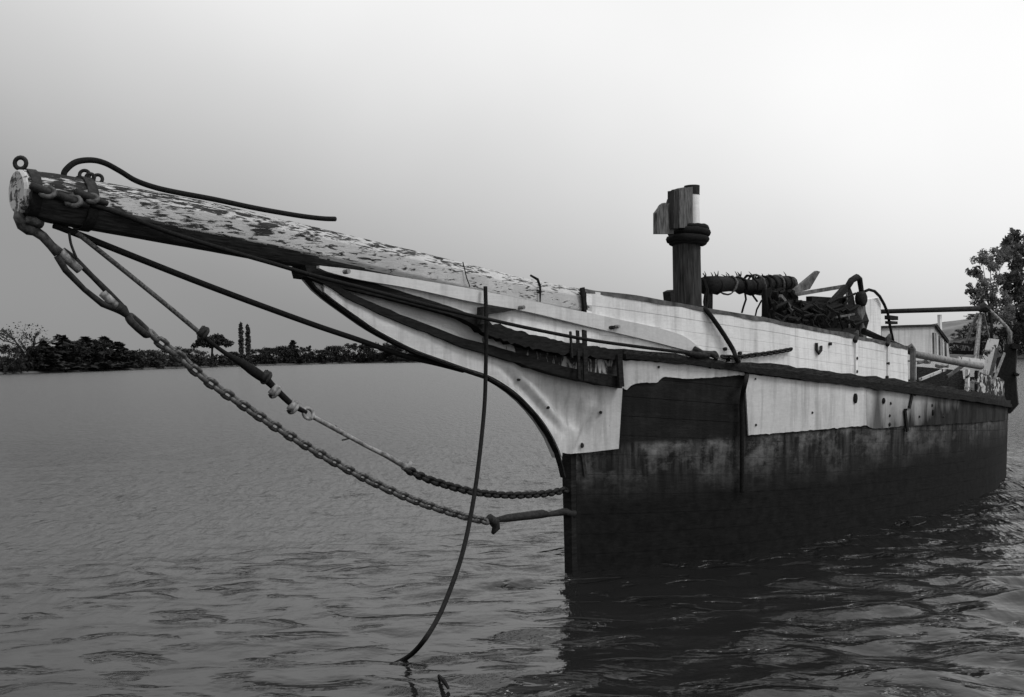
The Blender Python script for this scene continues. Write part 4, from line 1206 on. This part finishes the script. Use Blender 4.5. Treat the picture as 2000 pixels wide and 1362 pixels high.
# lower bobstay: shackle, turnbuckle, long link, chain, bar to the stem
bob = empty('bobstay_chain', Matrix.Translation(on_p(1108, 1004, 0)), 'heavy lower bobstay chain from bowsprit tip turnbuckle down to the stem', 'chain')
c0 = lambda x, y, p=0.0: on_p(x, y, p)
obj('shackle', MB().tube([c0(38, 405, -.02), c0(37, 425), c0(44, 440), c0(58, 448), c0(72, 452)], [.03, .042, .045, .05, .04], 8), M['iron_mid'], bob, True)
obj('shackle', MB().tube([c0(50, 430, .05), c0(66, 432, .06), c0(82, 440, .05)], [.03, .035, .03], 8), M['iron_mid'], bob, True)
obj('rod', MB().tube([c0(66, 450), c0(84, 462), c0(100, 480), c0(114, 494)], [.04, .038, .036, .045], 8), M['iron_mid'], bob, True)
for pts in ([(112, 500), (128, 528), (165, 566), (200, 594), (228, 604)], [(122, 490), (145, 505), (180, 540), (210, 570), (236, 598)]):
    obj('turnbuckle_side', MB().tube([c0(x, y) for x, y in pts], [.03, .026, .022, .026, .03], 8), M['iron'], bob, True)
obj('turnbuckle_screw', MB().tube([c0(118, 492), c0(134, 508), c0(156, 528)], [.04, .036, .034], 10), M['iron_light'], bob, True)
obj('turnbuckle_screw', MB().tube([c0(200, 572), c0(232, 602)], [.034, .036], 10), M['iron_light'], bob, True)
obj('turnbuckle_end', MB().tube([c0(226, 598), c0(240, 606), c0(250, 618), c0(263, 634)], [.05, .045, .024, .03], 8), M['iron'], bob, True)
lk = link_mesh('long_link', .27, .17, .03, M['iron'])
chain(bob, lk, [c0(252, 620), c0(306, 668)], .2)
me1 = link_mesh('chain_link', .14, .106, .021, M['chain'])
LOW = [(292, 648), (312, 668), (350, 696), (400, 740), (450, 775), (520, 822), (600, 872), (700, 928), (800, 974), (880, 1001), (925, 1013), (962, 1021)]
chain(bob, me1, [c0(x, y) for x, y in LOW], .093)
obj('hook', MB().tube([c0(955, 1012), c0(966, 1020), c0(969, 1032), c0(962, 1042)], [.05, .06, .045, .02], 8), M['iron'], bob, True)
obj('stem_bar', MB().tube([c0(966, 1016), c0(992, 1012), c0(1060, 1004), c0(1072, 1005), c0(1100, 1000), c0(1122, 1004, .05)], [.025, .045, .05, .03, .045, .05], 8), M['iron'], bob, True)
# upper bobstay: rope, splice, clamps, rod, chain
up = empty('bobstay', Matrix.Translation(on_p(1104, 960, 0)), 'upper bobstay of rope splice, pale rod and rusty chain down to the stem', 'stay')
obj('rope', MB().tube(smooth_pts([c0(150, 455, .03), c0(240, 527), c0(330, 600), c0(392, 652)]), .021, 8), M['rope_grey'], up, True)
obj('rope_splice', MB().tube(smooth_pts([c0(390, 648), c0(400, 660), c0(440, 690), c0(470, 708), c0(505, 732), c0(520, 742), c0(540, 762), c0(570, 790), c0(598, 806)], 4), [v * .78 for v in [.03, .04, .034, .03, .026, .026, .024, .024, .026, .03, .034, .04, .044, .05, .058, .06, .06, .058, .05, .05, .05, .046, .042, .04, .04, .04, .04, .038, .036, .034, .03, .028, .026]], 8), M['rope_dark'], up, True)
for x, y in ((397, 652), (520, 738), (537, 766), (573, 797)):
    q = c0(x, y)
    obj('clamp', MB().torus(q, q - c0(x - 16, y - 12), .052, .018, 12, 6).bar(c0(x - 8, y + 4, .03), c0(x + 4, y - 12, .03), .04, .05), M['iron_light' if x > 530 else 'iron'], up, True)
    if x > 500: obj('clamp_bolt', MB().bar(c0(x - 10, y + 8), c0(x - 2, y + 2), .035, .035), M['iron'], up)
obj('eye', MB().torus(c0(602, 808), PT * .8 + UP * .3, .052, .017, 18, 8), M['iron_light'], up, True)
obj('rod', MB().tube([c0(612, 815), c0(655, 838), c0(720, 874), c0(754, 890), c0(790, 911)], [.022, .024, .02, .026, .028], 8), M['iron_light'], up, True)
obj('toggle', MB().tube([c0(786, 913), c0(798, 910), c0(802, 902)], [.03, .035, .02], 8), M['iron_light'], up, True)
obj('wire_barb', MB().tube([c0(655, 832), c0(660, 845)], .012, 5).tube([c0(682, 857), c0(668, 860)], .008, 5), M['iron'], up)
me2 = link_mesh('chain_link', .115, .105, .021, M['iron'])
chain(up, me2, [c0(x, y) for x, y in ((790, 914), (830, 934), (880, 950), (925, 961), (980, 967), (1030, 967), (1075, 963), (1112, 955))], .066)
# dark straight stay to the knee
solo('wire_stay', MB().tube(smooth_pts([c0(105, 440), c0(150, 457), c0(400, 556), c0(600, 630), c0(700, 664), c0(790, 695), c0(860, 712), c0(905, 724)]), .027, 8), M['rope_dark'],
     'straight dark wire stay from under the bowsprit tip to the white knee', 'stay', None, True)
solo('wire_end', MB().tube(smooth_pts([c0(135, 455, .05), c0(139, 478, .05), c0(150, 506, .05)]), .01, 6), M['iron'], 'short thin wire end curling from the bowsprit tip to the turnbuckle', 'wire', None, True)
# bowsprit shroud along the port side with shackle and short chain
shp = lambda x: interp([(150, .2), (185, .215), (330, .235), (600, .3), (950, .45), (1370, 1.06)], x)
SHR = [(150, 393), (185, 402), (240, 420), (330, 454), (450, 491), (540, 517), (610, 538), (700, 561), (850, 600), (950, 623), (1050, 645), (1150, 664), (1250, 678), (1345, 690)]
sr = empty('bowsprit_shroud', Matrix.Translation(on_p(1390, 696, 1.0)), 'long dark cable stretched along the port side from bowsprit tip to bulwark', 'cable')
def shroud_p(x, y): return max(shp(x), p_at_bul(x, y, .07) if x > 1150 else 0)
obj('cable', MB().tube(smooth_pts([on_p(x, y, shroud_p(x, y)) for x, y in SHR], 6), .019, 8), M['rope_dark'], sr, True)
bq = lambda x, y, e=.1: on_p(x, y, p_at_bul(x, y, e))
obj('turnbuckle', MB().tube([bq(1340, 690), bq(1362, 693), bq(1384, 694)], [.03, .05, .04], 8).tube([bq(1356, 682), bq(1372, 690), bq(1390, 692), bq(1398, 696)], [.04, .035, .04, .04], 8), M['iron'], sr, True)
obj('shackle', MB().torus(bq(1397, 694), PT * .7 + UP * .3 , .045, .018, 12, 6), M['iron'], sr, True)
cs = empty('short_chain', Matrix.Translation(bq(1550, 684)), 'short rusty chain hanging slack against the white bulwark planks', 'chain')
chain(cs, link_mesh('chain_link', .1, .075, .014, M['iron']), [bq(x, y, .05) for x, y in ((1410, 697), (1440, 698), (1470, 694), (1510, 689), (1549, 682))], .056)
# rope over the bulwark and down the hull
solo('mooring_rope', MB().tube(smooth_pts([bpt(1352, 603, -.12), bpt(1372, 602, -.02), bpt(1384, 612, .04), bpt(1410, 648, .06), bpt(1432, 684, .09), bpt(1440, 704, .14)] + [skin(1443, y, .14 if y < 740 else .06) for y in (720, 735, 780, 830, 880, 930, 960)], 6), .03, 8), M['rope_dark'],
     'dark mooring rope hanging over the bulwark aft of the mast and down the hull', 'rope', None, True)
# rope hanging from the head into the water
HP = [(948, 560, .33), (949, 600, .36), (950, 640, .4), (949, 700, .4), (947, 780, .45), (940, 860, .6), (929, 950, .8), (915, 1030, 1.0), (900, 1092, 1.2), (880, 1150, 1.4), (856, 1206, 1.6), (826, 1254, 1.8)]
pts = [on_p(*q) for q in HP] + [ground(796, 1284, .03), ground(757, 1303, -.02)]
solo('hanging_rope', MB().tube(smooth_pts(pts, 6), .021, 8), M['rope_dark'], 'thin dark rope hanging from the ship head and trailing into the water', 'rope', None, True)
solo('floating_stick', MB().tube([ground(857, 1320, .0), ground(866, 1330, .06), ground(876, 1345, .01)], [.012, .02, .012], 6), M['black'], 'short dark stick poking out of the water near the trailing rope', 'stick')
# loose stiff cable above the bowsprit
solo('loose_cable', MB().tube(smooth_pts([on_p(x, y, .05) for x, y in ((124, 345), (128, 333), (148, 317), (178, 313), (205, 319), (235, 335), (265, 353), (305, 367), (350, 377), (420, 390), (500, 407), (580, 421), (628, 427), (655, 428))], 5), .023, 8), M['rope_dark'],
     'loose stiff black cable arching above the bowsprit with a free end', 'cable', None, True)
